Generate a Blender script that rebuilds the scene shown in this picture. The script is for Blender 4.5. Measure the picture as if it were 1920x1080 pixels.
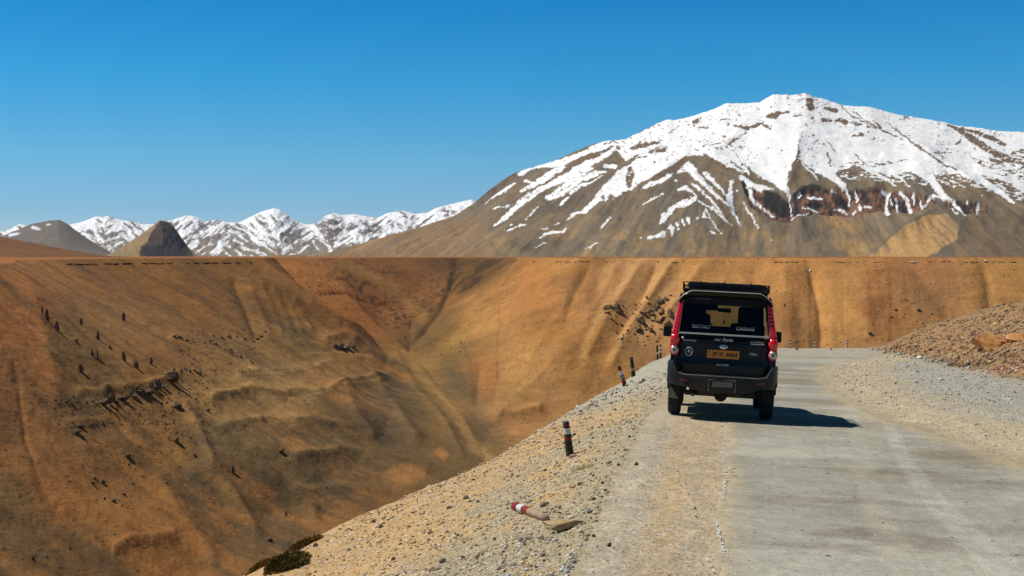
import bpy, bmesh, math, random
import numpy as np
from mathutils import Vector, Matrix, Euler

SC = bpy.context.scene
for _o in list(bpy.data.objects):
    bpy.data.objects.remove(_o)
COL = SC.collection
RAD = math.radians

# ------------------------------------------------------------------ camera
EYE = 2.6                      # metres above the road
FPX = 2400.0                   # focal length in photo pixels (45 mm on a 36 mm sensor)
cam_data = bpy.data.cameras.new('camera')
cam_data.lens = 45.0
cam_data.sensor_width = 36.0
cam_data.clip_start = 0.1
cam_data.clip_end = 90000
cam_data.shift_y = -60.0 / 1920.0     # level camera, horizon above the middle
cam = bpy.data.objects.new('camera', cam_data)
COL.objects.link(cam)
cam.location = (0, 0, EYE)
cam.rotation_euler = (RAD(90), 0, 0)
SC.camera = cam

# ------------------------------------------------------------------ light
SUN_EL = RAD(57)
SUN_DIR = Vector((-0.985, 0.17, 0)).normalized()          # horizontal direction towards the sun
SUN_VEC = Vector((SUN_DIR.x * math.cos(SUN_EL), SUN_DIR.y * math.cos(SUN_EL), math.sin(SUN_EL)))
world = bpy.data.worlds.new('World')
SC.world = world
world.use_nodes = True
wn = world.node_tree.nodes
wl = world.node_tree.links
wn.clear()
wout = wn.new('ShaderNodeOutputWorld')
wbg = wn.new('ShaderNodeBackground')
sky = wn.new('ShaderNodeTexSky')
sky.sky_type = 'NISHITA'
sky.sun_disc = False
sky.sun_elevation = SUN_EL
sky.sun_rotation = math.atan2(SUN_DIR.x, SUN_DIR.y)
sky.altitude = 4600
sky.air_density = 1.0
sky.dust_density = 0.3
sky.ozone_density = 2.0
wbg.inputs['Strength'].default_value = 0.10
# sky ramp deepens quickly above the horizon, darkened to cut the blue fill
wtc = wn.new('ShaderNodeTexCoord')
wsep = wn.new('ShaderNodeSeparateXYZ')
wramp = wn.new('ShaderNodeValToRGB')
wmul = wn.new('ShaderNodeMixRGB')
wmul.blend_type = 'MULTIPLY'
wmul.inputs[0].default_value = 1.0
wl.new(wtc.outputs['Generated'], wsep.inputs[0])
wl.new(wsep.outputs['Z'], wramp.inputs['Fac'])
wl.new(sky.outputs[0], wmul.inputs[1])
wl.new(wramp.outputs[0], wmul.inputs[2])
wl.new(wmul.outputs[0], wbg.inputs['Color'])
wl.new(wbg.outputs[0], wout.inputs['Surface'])
SKYRAMP = [(0.0, (0.78, 0.82, 0.88)), (0.035, (0.54, 0.82, 0.98)), (0.075, (0.40, 0.95, 1.05)), (0.136, (0.12, 0.99, 1.22)),
           (0.20, (0.0, 0.90, 1.28)), (0.42, (0.02, 0.26, 0.36))]  # zenith stop darkened to cut the blue fill and deepen shadows
cr = wramp.color_ramp
while len(cr.elements) < len(SKYRAMP):
    cr.elements.new(0.5)
for el, (ps, c) in zip(cr.elements, SKYRAMP):
    el.position = ps
    el.color = (*c, 1)

sun_data = bpy.data.lights.new('sun', 'SUN')
sun_data.energy = 4.3
sun_data.angle = RAD(0.53)
sun_data.color = (1.0, 0.95, 0.87)
sun = bpy.data.objects.new('sun', sun_data)
COL.objects.link(sun)
sun.location = (-30, 5, 60)
sun.rotation_euler = SUN_VEC.to_track_quat('Z', 'Y').to_euler()

SC.view_settings.view_transform = 'Standard'
SC.view_settings.look = 'None'
SC.view_settings.gamma = 1
SC.view_settings.exposure = 0.0
SC.view_settings.use_curve_mapping = False

# ------------------------------------------------------------------ noise
def _hash(ix, iy, seed):
    h = (ix.astype(np.int64) * 374761393 + iy.astype(np.int64) * 668265263 + seed * 2147483647) & 0xFFFFFFFF
    h = ((h ^ (h >> 13)) * 1274126177) & 0xFFFFFFFF
    h = ((h ^ (h >> 15)) * 2246822519) & 0xFFFFFFFF
    return ((h ^ (h >> 16)) & 0xFFFFFF).astype(np.float64) / 0xFFFFFF

def vnoise(x, y, seed=0):
    ix = np.floor(x); iy = np.floor(y)
    fx = x - ix; fy = y - iy
    fx = fx * fx * fx * (fx * (fx * 6 - 15) + 10)
    fy = fy * fy * fy * (fy * (fy * 6 - 15) + 10)
    ix = ix.astype(np.int64); iy = iy.astype(np.int64)
    a = _hash(ix, iy, seed); b = _hash(ix + 1, iy, seed)
    c = _hash(ix, iy + 1, seed); d = _hash(ix + 1, iy + 1, seed)
    return (a + (b - a) * fx + (c - a) * fy + (a - b - c + d) * fx * fy) * 2 - 1

def fbm(x, y, octaves=4, seed=0, gain=0.5):
    s = np.zeros(np.broadcast(x, y).shape); amp = 1.0; tot = 0
    c, sn = math.cos(0.6), math.sin(0.6)
    for i in range(octaves):
        s += amp * vnoise(x, y, seed + i * 17)
        tot += amp
        amp *= gain
        x, y = (x * c - y * sn) * 2.03 + 13.1, (x * sn + y * c) * 2.03 + 7.7
    return s / tot

def ridged(x, y, octaves=4, seed=0, gain=0.5):
    s = np.zeros(np.broadcast(x, y).shape); amp = 1.0; tot = 0
    c, sn = math.cos(0.6), math.sin(0.6)
    for i in range(octaves):
        s += amp * (1 - np.abs(vnoise(x, y, seed + i * 17)) * 2)
        tot += amp
        amp *= gain
        x, y = (x * c - y * sn) * 2.03 + 13.1, (x * sn + y * c) * 2.03 + 7.7
    return s / tot

def sstep(a, b, x):
    t = np.clip((x - a) / (b - a), 0, 1)
    return t * t * (3 - 2 * t)

def lerp(a, b, t):
    return a + (b - a) * t

def seg_dist(x, y, x0, y0, x1, y1):
    dx, dy = x1 - x0, y1 - y0
    L = dx * dx + dy * dy + 1e-12
    t = np.clip(((x - x0) * dx + (y - y0) * dy) / L, 0, 1)
    return np.hypot(x - x0 - t * dx, y - y0 - t * dy), t

def poly_near(x, y, pts):
    """nearest distance, interpolated value (third coordinate) and arc length on a polyline"""
    best = np.full(x.shape, 1e18); val = np.zeros(x.shape); arc = np.zeros(x.shape)
    s = 0.0
    for a, b in zip(pts[:-1], pts[1:]):
        d, t = seg_dist(x, y, a[0], a[1], b[0], b[1])
        L = math.hypot(b[0] - a[0], b[1] - a[1])
        m = d < best
        best = np.where(m, d, best)
        val = np.where(m, a[2] + (b[2] - a[2]) * t, val)
        arc = np.where(m, s + t * L, arc)
        s += L
    return best, val, arc

def inside(x, y, pts):
    r = np.zeros(x.shape, bool)
    n = len(pts)
    for i in range(n):
        x0, y0 = pts[i][0], pts[i][1]; x1, y1 = pts[(i + 1) % n][0], pts[(i + 1) % n][1]
        if y0 == y1:
            continue
        c = ((y0 > y) != (y1 > y)) & (x < (x1 - x0) * (y - y0) / (y1 - y0) + x0)
        r ^= c
    return r

def interp_pts(x, pts):
    return np.interp(x, [p[0] for p in pts], [p[1] for p in pts])

# ------------------------------------------------------------------ the lie of the land
ROAD_K = 0.1625                 # the road runs away 9 degrees right of the view

def z_along(y):
    """height of the road's crown along its length: level, then falling about 4 %"""
    t = np.clip(y - 18.5, 0, None)
    sl = np.where(t < 2, 0.013 * t * t, 0.052 + 0.052 * (t - 2))
    sl = np.where(t > 6, 0.26 + 0.0390 * (t - 6), sl)
    sl = np.where(y > 66, 0.26 + 0.0390 * 41.5 + 0.01 * (y - 66), sl)
    return -sl

CROSS = [(-60, -1.45), (-4.6, -0.98), (-3.4, -0.66), (-2.6, -0.42), (-1.9, -0.16), (-1.3, 0.02), (-0.9, 0.05),
         (0, 0), (1, -0.055), (2, -0.10), (3.5, -0.15), (6, -0.16), (200, -0.1)]

# far edge of the near ground (top of the drop), left to right
EDGE = [(-22.0, -120), (-15.8, -70), (-10.3, -30), (-5.5, 0), (-4.2, 10), (-3.3, 15), (-1.95, 20), (-0.55, 25), (0.5, 31), (2.35, 40), (4.4, 49),
        (5.9, 56), (8.5, 60.5), (13, 62.5), (22, 64), (36, 66), (60, 72), (120, 80), (400, 60), (400, -120)]
MOUND = [(16, 62, 0), (22, 52, 0), (30, 44, 0)]

def near_h(x, y):
    p = x - ROAD_K * y
    z = z_along(y) + interp_pts(p, CROSS)
    # the heap of spoil on the right
    q = (x - 15.8) - (y - 50) * 0.12 + 0.6 * fbm(x * 0.25, y * 0.25, 3, 90)      # distance right of its toe
    k = np.clip(q, 0, None)
    hp = 3.0 * (1 - np.exp(-k * k / (k + 0.8) / 5.5)) * sstep(26, 37, y + (x - 15) * 0.3)
    z = z + hp * (1 + 0.12 * fbm(x * 0.5, y * 0.5, 4, 91)) * sstep(70, 60, y - 0.1 * x)
    return z

def edge_out(x, y):
    d, _, _ = poly_near(x, y, [(a, b, 0) for a, b in EDGE])
    ins = inside(x, y, EDGE)
    return np.where(ins, -d, d)

def near_full(x, y):
    e = edge_out(x, y)
    z = near_h(x, y)
    w = np.where(y > 52, 0.7, 1.9)
    e0 = e + w * 0.6
    t = np.clip(e0 / w, 0, None)
    g = np.where(t < 1, 0.5 * t * t * w, (t - 0.5) * w) * 0.80
    g = g + 0.10 * np.clip(e0 - 3, 0, 60) 
    return z - g, e

RIM_L = [(-520, -400, -1.5), (-400, 0, -1.5), (-310, 250, -2), (-244, 470, -2.2), (-228, 560, -1.6), (-242, 620, -0.8), (-268, 690, 0.3), (-262, 790, 1.0),
         (-222, 880, 1.3), (-180, 925, 1.4), (-176, 955, 1.4), (-214, 1020, 1.2), (-228, 1090, 1.2),
         (-205, 1112, 1.2), (-150, 1230, 1.0), (-118, 1390, 1.0), (-88, 1560, 0.8), (-76, 1640, 0.5)]
RIM_R = [(-62, 1640, 0.5), (-46, 1500, 1.2), (-14, 1330, 1.2), (4, 1180, 1.4), (14, 1080, 1.4), (52, 1018, 1.4), (110, 1000, 1.4), (200, 985, 1.4),
         (300, 968, 1.4), (420, 955, 1.4), (640, 960, 1.4), (1000, 990, 1.4), (2200, 1000, 1.4)]
RIM = RIM_L + RIM_R
MAIN = [(-300, -400, -120), (-135, 0, -114), (-106, 200, -112), (-70, 400, -110), (-38, 560, -106), (-17, 660, -101),
        (-14, 740, -97), (30, 790, -99), (120, 815, -99), (260, 818, -97), (420, 812, -96), (700, 815, -94), (2200, 850, -90)]
TRIB_D = [(-14, 740, -97), (-40, 830, -86), (-74, 935, -70), (-80, 1060, -50), (-70, 1200, -34), (-66, 1320, -22), (-64, 1450, -12), (-68, 1600, -2)]
TRIB_C = [(-74, 935, -70), (-120, 975, -56), (-176, 1020, -38), (-208, 1062, -14), (-224, 1092, -2)]
CANYON_POLY = [(a, b) for a, b, _ in RIM] + [(2200, -400)]
NEARSIDE = [(a, b) for a, b, _ in MAIN] + [(2200, -400)]

# crests (+) and gullies (-) on the walls: (u, v, strength) in the photograph, height, width
RIBS = [([(1215,482,1),(1185,530,1),(1140,600,1),(1105,660,0.4)], 4.5, 13), ([(1268,482,1),(1240,530,1),(1190,610,1),(1150,680,0.5)], 4.5, 12), ([(1330,484,1),(1290,540,1),(1250,600,1)], 4, 12),
        ([(1165,484,1),(1130,560,1),(1100,600,1)], 3.5, 14), ([(1110,490,1),(1080,540,0.8),(1060,600,0.3)], -4, 10), ([(1235,484,1),(1212,540,1),(1165,620,1)], -4, 8),
        ([(1515,486,1),(1525,520,1),(1536,580,1),(1540,650,1)], -5, 12), ([(1700,488,1),(1745,540,1),(1795,605,1)], -4, 16), ([(1845,500,1),(1862,590,1)], -5, 14), ([(1625,500,0.6),(1630,620,1)], 4, 30),
        ([(1415,500,1),(1420,640,1)], -3, 16), ([(1470,500,1),(1480,640,1)], 4, 26), ([(980,484,1),(940,540,1),(860,610,1),(800,650,1)], 4, 14),
        ([(470,540,1),(505,625,1)], 1.0, 6), ([(492,535,1),(528,622,1)], 1.0, 6), ([(514,545,1),(548,622,1)], 1.0, 6), ([(535,550,1),(566,620,1)], 1.0, 6), ([(553,570,1),(584,618,1)], 1.6, 6),
        ([(440,530,1),(480,630,1)], -2.5, 9), ([(28,690,1),(48,830,1),(84,930,1),(205,1030,1)], -0.7, 5), ([(45,500,1),(90,640,1),(110,760,.6)], 1.5, 22),
        ([(200,735,1),(260,728,1),(330,705,1)], 1.8, 8), ([(330,632,1),(380,640,1),(430,655,1)], 1.5, 7), ([(615,640,1),(650,636,1),(665,645,1)], 3.5, 12), ([(400,745,1),(470,735,1),(530,742,1),(600,738,.4)], 2.6, 8), ([(856,492,.5),(846,535,1),(828,575,1),(798,615,1),(768,650,.6)], -5, 7), ([(480,484,.2),(560,556,1),(640,610,1),(700,636,1),(770,655,.6)], 5, 11), ([(600,738,.3),(640,722,1),(700,712,1),(730,706,.5)], 3.2, 9), ([(420,800,.5),(500,788,1),(600,796,1),(660,806,.4)], 2.6, 10), ([(560,862,.6),(640,850,1),(730,866,1),(800,880,.5)], 3.2, 12), ([(560,930,.6),(660,922,1),(720,930,.5)], 2.6, 12), ([(470,850,.5),(520,905,1),(590,960,1)], 2.6, 12), ([(400,870,.5),(440,930,1),(480,1000,1)], 2.4, 12), ([(776,664,1),(812,720,1),(872,790,1),(905,850,1)], 1.6, 9), ([(744,668,1),(782,730,1),(838,795,1),(866,850,1)], 1.8, 9), ([(690,668,0),(720,740,1),(780,820,1)], 3, 14), ([(640,690,0),(660,760,1),(700,820,1)], 2.6, 14), ([(900,690,.6),(892,760,1),(930,800,1),(1000,815,.5)], -3, 10), ([(905,770,1),(960,780,1),(1010,770,1)], 4, 12), ([(350,760,.6),(380,820,1),(400,880,.6)], 2.2, 10), ([(300,900,.6),(330,960,1),(400,1050,1)], 2.0, 14),
        ([(450,700,1),(520,695,1),(600,688,1)], 1.6, 8), ([(150,740,1),(200,735,1)], 1.2, 5), ([(130,800,1),(200,795,1)], 1.2, 6), ([(210,1030,1),(245,1010,1),(325,1005,1)], 1.5, 8)]

def canyon_h(x, y, detail=True):
    shp = x.shape
    wx = x + 9 * fbm(x * 0.008, y * 0.008, 3, 5)
    wy = y + 9 * fbm(x * 0.008 + 40, y * 0.008, 3, 6)
    dr, zr, sr = poly_near(wx, wy, RIM)
    dm, zm, sm = poly_near(wx, wy, MAIN)
    dd, zd, sd = poly_near(wx, wy, TRIB_D)
    dc, zc, sc_ = poly_near(wx, wy, TRIB_C)
    w1 = 1 / (dm + 4) ** 3; w2 = 1 / (dd + 4) ** 3; w3 = 1 / (dc + 4) ** 3
    zf = (zm * w1 + zd * w2 + zc * w3) / (w1 + w2 + w3)
    dt = np.minimum(np.minimum(dm, dd), dc)
    t = dt / (dt + dr + 1e-6)
    left = sstep(-30, -150, x) * sstep(900, 700, y)
    P = np.where(t < 0.22, t * 0.42, 0.0924 + (t - 0.22) * 1.1636)
    # left bowl: debris apron below, steeper scree above
    Pl = np.where(t < 0.2, t * 0.40, np.where(t < 0.42, 0.08 + (t - 0.2) * 0.95, 0.289 + (t - 0.42) * 1.226))
    P = lerp(P, Pl, left)
    h = zf + (zr - zf) * P
    ins = inside(wx, wy, CANYON_POLY)
    ns = inside(wx, wy, NEARSIDE)
    env = np.sin(np.pi * np.clip(t, 0, 1)) ** 0.8
    # fluting running down the slopes, different on each wall
    rt = (x > -10) & (y > 600)
    lf = (x < 0) & (y < 960) & ~rt
    s = np.where(lf, 0.42 * x + 0.9 * y, sr) + 5 * fbm(x * 0.012, y * 0.012, 3, 44)
    g_fine = ridged(s * 0.045, t * 0.9, 3, 21)
    g_big = fbm(x * 0.010, y * 0.010, 3, 31)
    amp_r = lerp(0.9, 2.0, sstep(20, 60, x) * sstep(260, 160, x))
    amp = np.where(rt, amp_r, 0.5)
    h = h + env * (amp * g_fine + np.where(rt, 7.0, 5.0) * g_big)
    # ribs and gullies picked out on the walls
    if detail:
        u, v = project(x, y, h)
        for pts, A, w in RIBS:
            lo, hi = min(p[0] for p in pts) - 40, max(p[0] for p in pts) + 40
            k = (u > lo) & (u < hi) & (y > 400) & (v < max(p[1] for p in pts) + 60)
            if not k.any():
                continue
            d, wt, _ = poly_near(u[k], v[k], pts)
            h[k] = h[k] + A * wt * np.exp(-(d / w) ** 1.4) * np.clip(env[k] * 2.5, 0, 1)
    # broken ground and terraces in the bowl
    fl = fbm(x * 0.02, y * 0.02, 5, 61)
    h = h + env * np.where(rt, 0.8, 1.6) * ridged(s * 0.030, (0.9 * x - 0.42 * y) * 0.012 + t, 4, 64, 0.55) * sstep(-0.5, 0.3, fbm(x * 0.008, y * 0.008, 2, 65))
    h = h + 0.28 * env * fbm(x * 0.3, y * 0.22, 3, 66) * ~ns
    h = h + env * 2.4 * fl + np.where(lf, 0.7, 0.3) * env * fbm(s * 0.16, (0.9 * x - 0.42 * y) * 0.03, 4, 63) + 0.35 * fbm(x * 0.13, y * 0.13, 3, 62) * np.clip(env * 2, 0, 1)
    plate = 1.2 + np.where(y < 700, interp_pts(y, [(0, -2.6), (480, -2.8), (600, -2.0), (700, 0)]) * sstep(-120, -200, x), 0)
    plate = np.clip(zr, -3, 1.4) + 0.35 * fbm(x * 0.01, y * 0.01, 3, 71) * np.clip((dr) / 60, 0, 1)
    h = np.where(ins, h, plate)
    h = np.where(ns, lerp(h, zm - 0.05 * dm, sstep(0, 30, dm)), h)
    return h, t, ins, sr, dr, s

def land(x, y):
    n, e = near_full(x, y)
    c, t, ins, sr, dr, s = canyon_h(x, y)
    return np.maximum(n, c), n, c, t, ins, sr, dr, e, s

def ray(u, v):
    return np.array([(u - 960) / FPX, 1.0, -(v - 480) / FPX])

def project(x, y, z):
    return 960 + FPX * x / np.maximum(y, 0.1), 480 - FPX * (z - EYE) / np.maximum(y, 0.1)

def hit(u, v, rng=(6, 2500), which='land'):
    """where the sight line through a photo pixel meets the land"""
    r = ray(u, v)
    d = np.exp(np.linspace(math.log(rng[0]), math.log(rng[1]), 2600))
    z = land(r[0] * d, d)[0] if which == 'land' else near_full(r[0] * d, d)[0]
    zz = EYE + r[2] * d
    idx = np.nonzero(zz < z)[0]
    if len(idx) == 0:
        return None
    i = idx[0]
    if i > 0:
        a = (zz[i - 1] - z[i - 1]); b = (z[i] - zz[i])
        f = a / (a + b + 1e-9)
        dd = d[i - 1] + (d[i] - d[i - 1]) * f
    else:
        dd = d[0]
    x = r[0] * dd
    zl = land(np.array([x]), np.array([dd]))[0][0]
    return float(x), float(dd), float(zl)

def ground_z(x, y):
    return float(land(np.array([float(x)]), np.array([float(y)]))[0][0])

# ------------------------------------------------------------------ object helpers
def tag(o, label=None, cat=None, group=None, kind=None):
    if label: o['label'] = label
    if cat: o['category'] = cat
    if group: o['group'] = group
    if kind: o['kind'] = kind
    return o

def empty(name, loc, rot=(0, 0, 0)):
    o = bpy.data.objects.new(name, None)
    COL.objects.link(o)
    o.location = loc
    o.rotation_euler = rot
    o.empty_display_size = 0.1
    return o

def mesh_np(name, verts, quads=None, tris=None, col=None, smooth=True):
    me = bpy.data.meshes.new(name)
    nq = 0 if quads is None else len(quads)
    nt = 0 if tris is None else len(tris)
    me.vertices.add(len(verts))
    me.vertices.foreach_set('co', np.asarray(verts, np.float32).ravel())
    loops = []
    starts = []
    if nq:
        loops.append(np.asarray(quads, np.int32).ravel())
        starts.append(np.arange(nq, dtype=np.int32) * 4)
    if nt:
        loops.append(np.asarray(tris, np.int32).ravel())
        starts.append(np.arange(nt, dtype=np.int32) * 3 + nq * 4)
    loops = np.concatenate(loops)
    starts = np.concatenate(starts)
    me.loops.add(len(loops))
    me.loops.foreach_set('vertex_index', loops)
    me.polygons.add(nq + nt)
    me.polygons.foreach_set('loop_start', starts)
    if smooth:
        me.polygons.foreach_set('use_smooth', np.ones(nq + nt, bool))
    me.update(calc_edges=True)
    me.validate()
    if col is not None:
        at = me.color_attributes.new('Col', 'FLOAT_COLOR', 'POINT')
        c = np.ones((len(verts), 4), np.float32)
        c[:, :3] = col
        at.data.foreach_set('color', c.ravel())
    return me

def add(name, me, mats, parent=None, loc=None, rot=None):
    o = bpy.data.objects.new(name, me)
    COL.objects.link(o)
    for m in (mats if isinstance(mats, (list, tuple)) else [mats]):
        me.materials.append(m)
    if parent is not None:
        o.parent = parent
    if loc is not None: o.location = loc
    if rot is not None: o.rotation_euler = rot
    return o

def grid_quads(nr, nc, keep=None, wrap=False):
    i = np.arange(nr - 1)[:, None]; j = np.arange(nc if wrap else nc - 1)[None, :]
    j2 = (j + 1) % nc
    a = i * nc + j; b = i * nc + j2; c = (i + 1) * nc + j2; d = (i + 1) * nc + j
    q = np.stack([a, b, c, d], -1).reshape(-1, 4)
    if keep is not None:
        q = q[keep.reshape(-1)]
    return q

def s2l(c):
    c = np.asarray(c, np.float64) / 255.0
    return np.where(c <= 0.04045, c / 12.92, ((c + 0.055) / 1.055) ** 2.4)

# ------------------------------------------------------------------ materials
def new_mat(name):
    m = bpy.data.materials.new(name)
    m.use_nodes = True
    return m, m.node_tree.nodes, m.node_tree.links, m.node_tree.nodes['Principled BSDF']

def ground_mat(name, scales, bump=0.5, bdist=0.1, var=0.25, rough=0.95, tint2=None, spot=None, patch=False):
    """vertex colour of the material zones, broken up by procedural grain and relief"""
    m, n, l, bs = new_mat(name)
    at = n.new('ShaderNodeAttribute'); at.attribute_name = 'Col'
    geo = n.new('ShaderNodeNewGeometry')
    last = at.outputs['Color']
    hsum = None
    for k, (sc, amt, det) in enumerate(scales):
        t = n.new('ShaderNodeTexNoise')
        t.inputs['Scale'].default_value = sc
        t.inputs['Detail'].default_value = det
        t.inputs['Roughness'].default_value = 0.6
        l.new(geo.outputs['Position'], t.inputs['Vector'])
        mr = n.new('ShaderNodeMapRange')
        mr.inputs['From Min'].default_value = 0.3; mr.inputs['From Max'].default_value = 0.7
        mr.inputs['To Min'].default_value = 1 - amt; mr.inputs['To Max'].default_value = 1 + amt
        l.new(t.outputs['Fac'], mr.inputs['Value'])
        mx = n.new('ShaderNodeVectorMath'); mx.operation = 'SCALE'
        l.new(last, mx.inputs[0]); l.new(mr.outputs[0], mx.inputs['Scale'])
        last = mx.outputs[0]
        ma = n.new('ShaderNodeMath'); ma.operation = 'MULTIPLY_ADD'
        l.new(t.outputs['Fac'], ma.inputs[0])
        ma.inputs[1].default_value = scales[0][0] / sc
        if hsum is None: ma.inputs[2].default_value = 0
        else: l.new(hsum, ma.inputs[2])
        hsum = ma.outputs[0]
    if patch:
        for k, (sc, lo, hi, fac, tint) in enumerate([(0.030, 0.52, 0.60, 0.40, (0.72, 0.74, 0.78)), (0.055, 0.50, 0.60, 0.45, (1.16, 1.12, 1.08)), (0.16, 0.58, 0.64, 0.35, (0.72, 0.70, 0.68))]):
            t = n.new('ShaderNodeTexNoise'); t.inputs['Scale'].default_value = sc; t.inputs['Detail'].default_value = 12; t.inputs['Roughness'].default_value = 0.68
            mp = n.new('ShaderNodeMapping'); mp.inputs['Rotation'].default_value = (0.2, 0.3, -0.43); mp.inputs['Scale'].default_value = (0.45, 1.0, 1.0); mp.inputs['Location'].default_value = (40 * k, 11, 3)
            l.new(geo.outputs['Position'], mp.inputs[0]); l.new(mp.outputs[0], t.inputs['Vector'])
            mr = n.new('ShaderNodeMapRange'); mr.inputs['From Min'].default_value = lo; mr.inputs['From Max'].default_value = hi; mr.inputs['To Max'].default_value = fac
            l.new(t.outputs['Fac'], mr.inputs['Value'])
            mc = n.new('ShaderNodeMixRGB'); mc.blend_type = 'MULTIPLY'; mc.inputs[2].default_value = (*tint, 1)
            l.new(mr.outputs[0], mc.inputs[0]); l.new(last, mc.inputs[1]); last = mc.outputs[0]
    if spot:
        for (sc, thr, colr) in spot:
            vo = n.new('ShaderNodeTexVoronoi'); vo.inputs['Scale'].default_value = sc
            l.new(geo.outputs['Position'], vo.inputs['Vector'])
            rc = n.new('ShaderNodeSeparateColor'); l.new(vo.outputs['Color'], rc.inputs[0])
            lt = n.new('ShaderNodeMath'); lt.operation = 'LESS_THAN'; lt.inputs[1].default_value = thr
            l.new(rc.outputs[0], lt.inputs[0])
            dl = n.new('ShaderNodeMath'); dl.operation = 'LESS_THAN'; dl.inputs[1].default_value = 0.36
            l.new(vo.outputs['Distance'], dl.inputs[0])
            mu = n.new('ShaderNodeMath'); mu.operation = 'MULTIPLY'
            l.new(lt.outputs[0], mu.inputs[0]); l.new(dl.outputs[0], mu.inputs[1])
            mc = n.new('ShaderNodeMixRGB'); mc.inputs[2].default_value = (*colr, 1)
            l.new(mu.outputs[0], mc.inputs[0]); l.new(last, mc.inputs[1])
            last = mc.outputs[0]
            ma = n.new('ShaderNodeMath'); ma.operation = 'MULTIPLY_ADD'
            l.new(mu.outputs[0], ma.inputs[0]); ma.inputs[1].default_value = 0.3; l.new(hsum, ma.inputs[2])
            hsum = ma.outputs[0]
    bp = n.new('ShaderNodeBump')
    bp.inputs['Strength'].default_value = bump
    bp.inputs['Distance'].default_value = bdist
    l.new(hsum, bp.inputs['Height'])
    l.new(bp.outputs[0], bs.inputs['Normal'])
    l.new(last, bs.inputs['Base Color'])
    bs.inputs['Roughness'].default_value = rough
    bs.inputs['Specular IOR Level'].default_value = 0.15
    return m

M = {}
M['canyon'] = ground_mat('canyon_earth', [(0.10, 0.07, 8), (0.5, 0.12, 6), (1.8, 0.17, 3)], 0.8, 2.0, spot=[(0.55, 0.03, (0.07, 0.05, 0.03))], patch=True)
M['near'] = ground_mat('gravel_earth', [(2.5, 0.10, 4), (14, 0.20, 4), (55, 0.28, 2)], 0.8, 0.12,
                       spot=[(26, 0.22, (0.50, 0.47, 0.40)), (17, 0.10, (0.62, 0.59, 0.53)), (30, 0.10, (0.10, 0.085, 0.065))])
M['road'] = ground_mat('dusty_road', [(3, 0.05, 5), (9, 0.10, 5), (30, 0.14, 4), (110, 0.22, 2)], 0.7, 0.05, spot=[(14, 0.012, (0.09, 0.08, 0.07)), (30, 0.03, (0.5, 0.48, 0.43))])
M['mountain'] = ground_mat('mountain_rock_snow', [(0.012, 0.07, 8), (0.07, 0.08, 5)], 0.7, 18.0)
M['range'] = ground_mat('far_range', [(0.004, 0.04, 5)], 0.5, 45.0)

# ------------------------------------------------------------------ canyon colour zones (photo sRGB of the earth as lit, its light and shade partly included)
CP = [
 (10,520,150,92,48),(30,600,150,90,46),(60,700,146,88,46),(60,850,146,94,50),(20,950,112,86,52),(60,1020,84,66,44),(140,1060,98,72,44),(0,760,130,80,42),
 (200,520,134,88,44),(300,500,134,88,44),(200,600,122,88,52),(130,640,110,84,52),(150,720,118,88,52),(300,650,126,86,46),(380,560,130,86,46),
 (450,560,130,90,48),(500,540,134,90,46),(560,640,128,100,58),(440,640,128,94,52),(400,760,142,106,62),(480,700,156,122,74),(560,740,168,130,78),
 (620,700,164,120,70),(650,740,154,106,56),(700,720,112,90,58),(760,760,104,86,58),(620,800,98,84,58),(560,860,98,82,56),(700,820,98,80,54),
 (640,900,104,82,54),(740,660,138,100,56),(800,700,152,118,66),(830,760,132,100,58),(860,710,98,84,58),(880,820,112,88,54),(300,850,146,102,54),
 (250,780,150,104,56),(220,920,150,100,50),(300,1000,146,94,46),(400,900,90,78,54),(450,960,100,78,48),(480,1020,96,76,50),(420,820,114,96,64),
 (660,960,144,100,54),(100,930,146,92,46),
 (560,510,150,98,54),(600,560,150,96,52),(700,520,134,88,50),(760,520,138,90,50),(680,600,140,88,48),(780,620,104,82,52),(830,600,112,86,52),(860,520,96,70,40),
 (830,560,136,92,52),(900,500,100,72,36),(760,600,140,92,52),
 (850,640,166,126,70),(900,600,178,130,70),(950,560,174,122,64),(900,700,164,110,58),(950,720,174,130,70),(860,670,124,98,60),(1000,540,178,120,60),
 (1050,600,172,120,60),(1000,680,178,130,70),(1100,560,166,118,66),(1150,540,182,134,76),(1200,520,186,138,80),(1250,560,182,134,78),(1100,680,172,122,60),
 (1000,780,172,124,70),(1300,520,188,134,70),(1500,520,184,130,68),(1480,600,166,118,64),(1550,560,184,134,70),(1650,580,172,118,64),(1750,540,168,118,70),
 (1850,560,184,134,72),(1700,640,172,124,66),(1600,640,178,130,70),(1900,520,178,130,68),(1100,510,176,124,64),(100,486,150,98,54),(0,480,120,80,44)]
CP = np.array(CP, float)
CPC = s2l(CP[:, 2:5])

def blob(u, v, cu, cv, ru, rv, soft=0.35):
    return sstep(1 + soft, 1 - soft, np.hypot((u - cu) / ru, (v - cv) / rv))

def stroke(u, v, pts, soft=2.0):
    """soft mask of a stroke through (u, v, halfwidth) points"""
    m = np.zeros(u.shape)
    if len(pts) == 1:
        pts = [pts[0], (pts[0][0] + 0.5, pts[0][1], pts[0][2])]
    lo_u = min(p[0] - p[2] for p in pts) - 12; hi_u = max(p[0] + p[2] for p in pts) + 12
    lo_v = min(p[1] - p[2] for p in pts) - 12; hi_v = max(p[1] + p[2] for p in pts) + 12
    k = (u > lo_u) & (u < hi_u) & (v > lo_v) & (v < hi_v)
    if not k.any():
        return m
    uu = u[k]; vv = v[k]; mm = np.zeros(uu.shape)
    for a, b in zip(pts[:-1], pts[1:]):
        d, t = seg_dist(uu, vv, a[0], a[1], b[0], b[1])
        w = a[2] + (b[2] - a[2]) * t
        mm = np.maximum(mm, sstep(w + soft, w - soft, d))
    m[k] = mm
    return m

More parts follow.
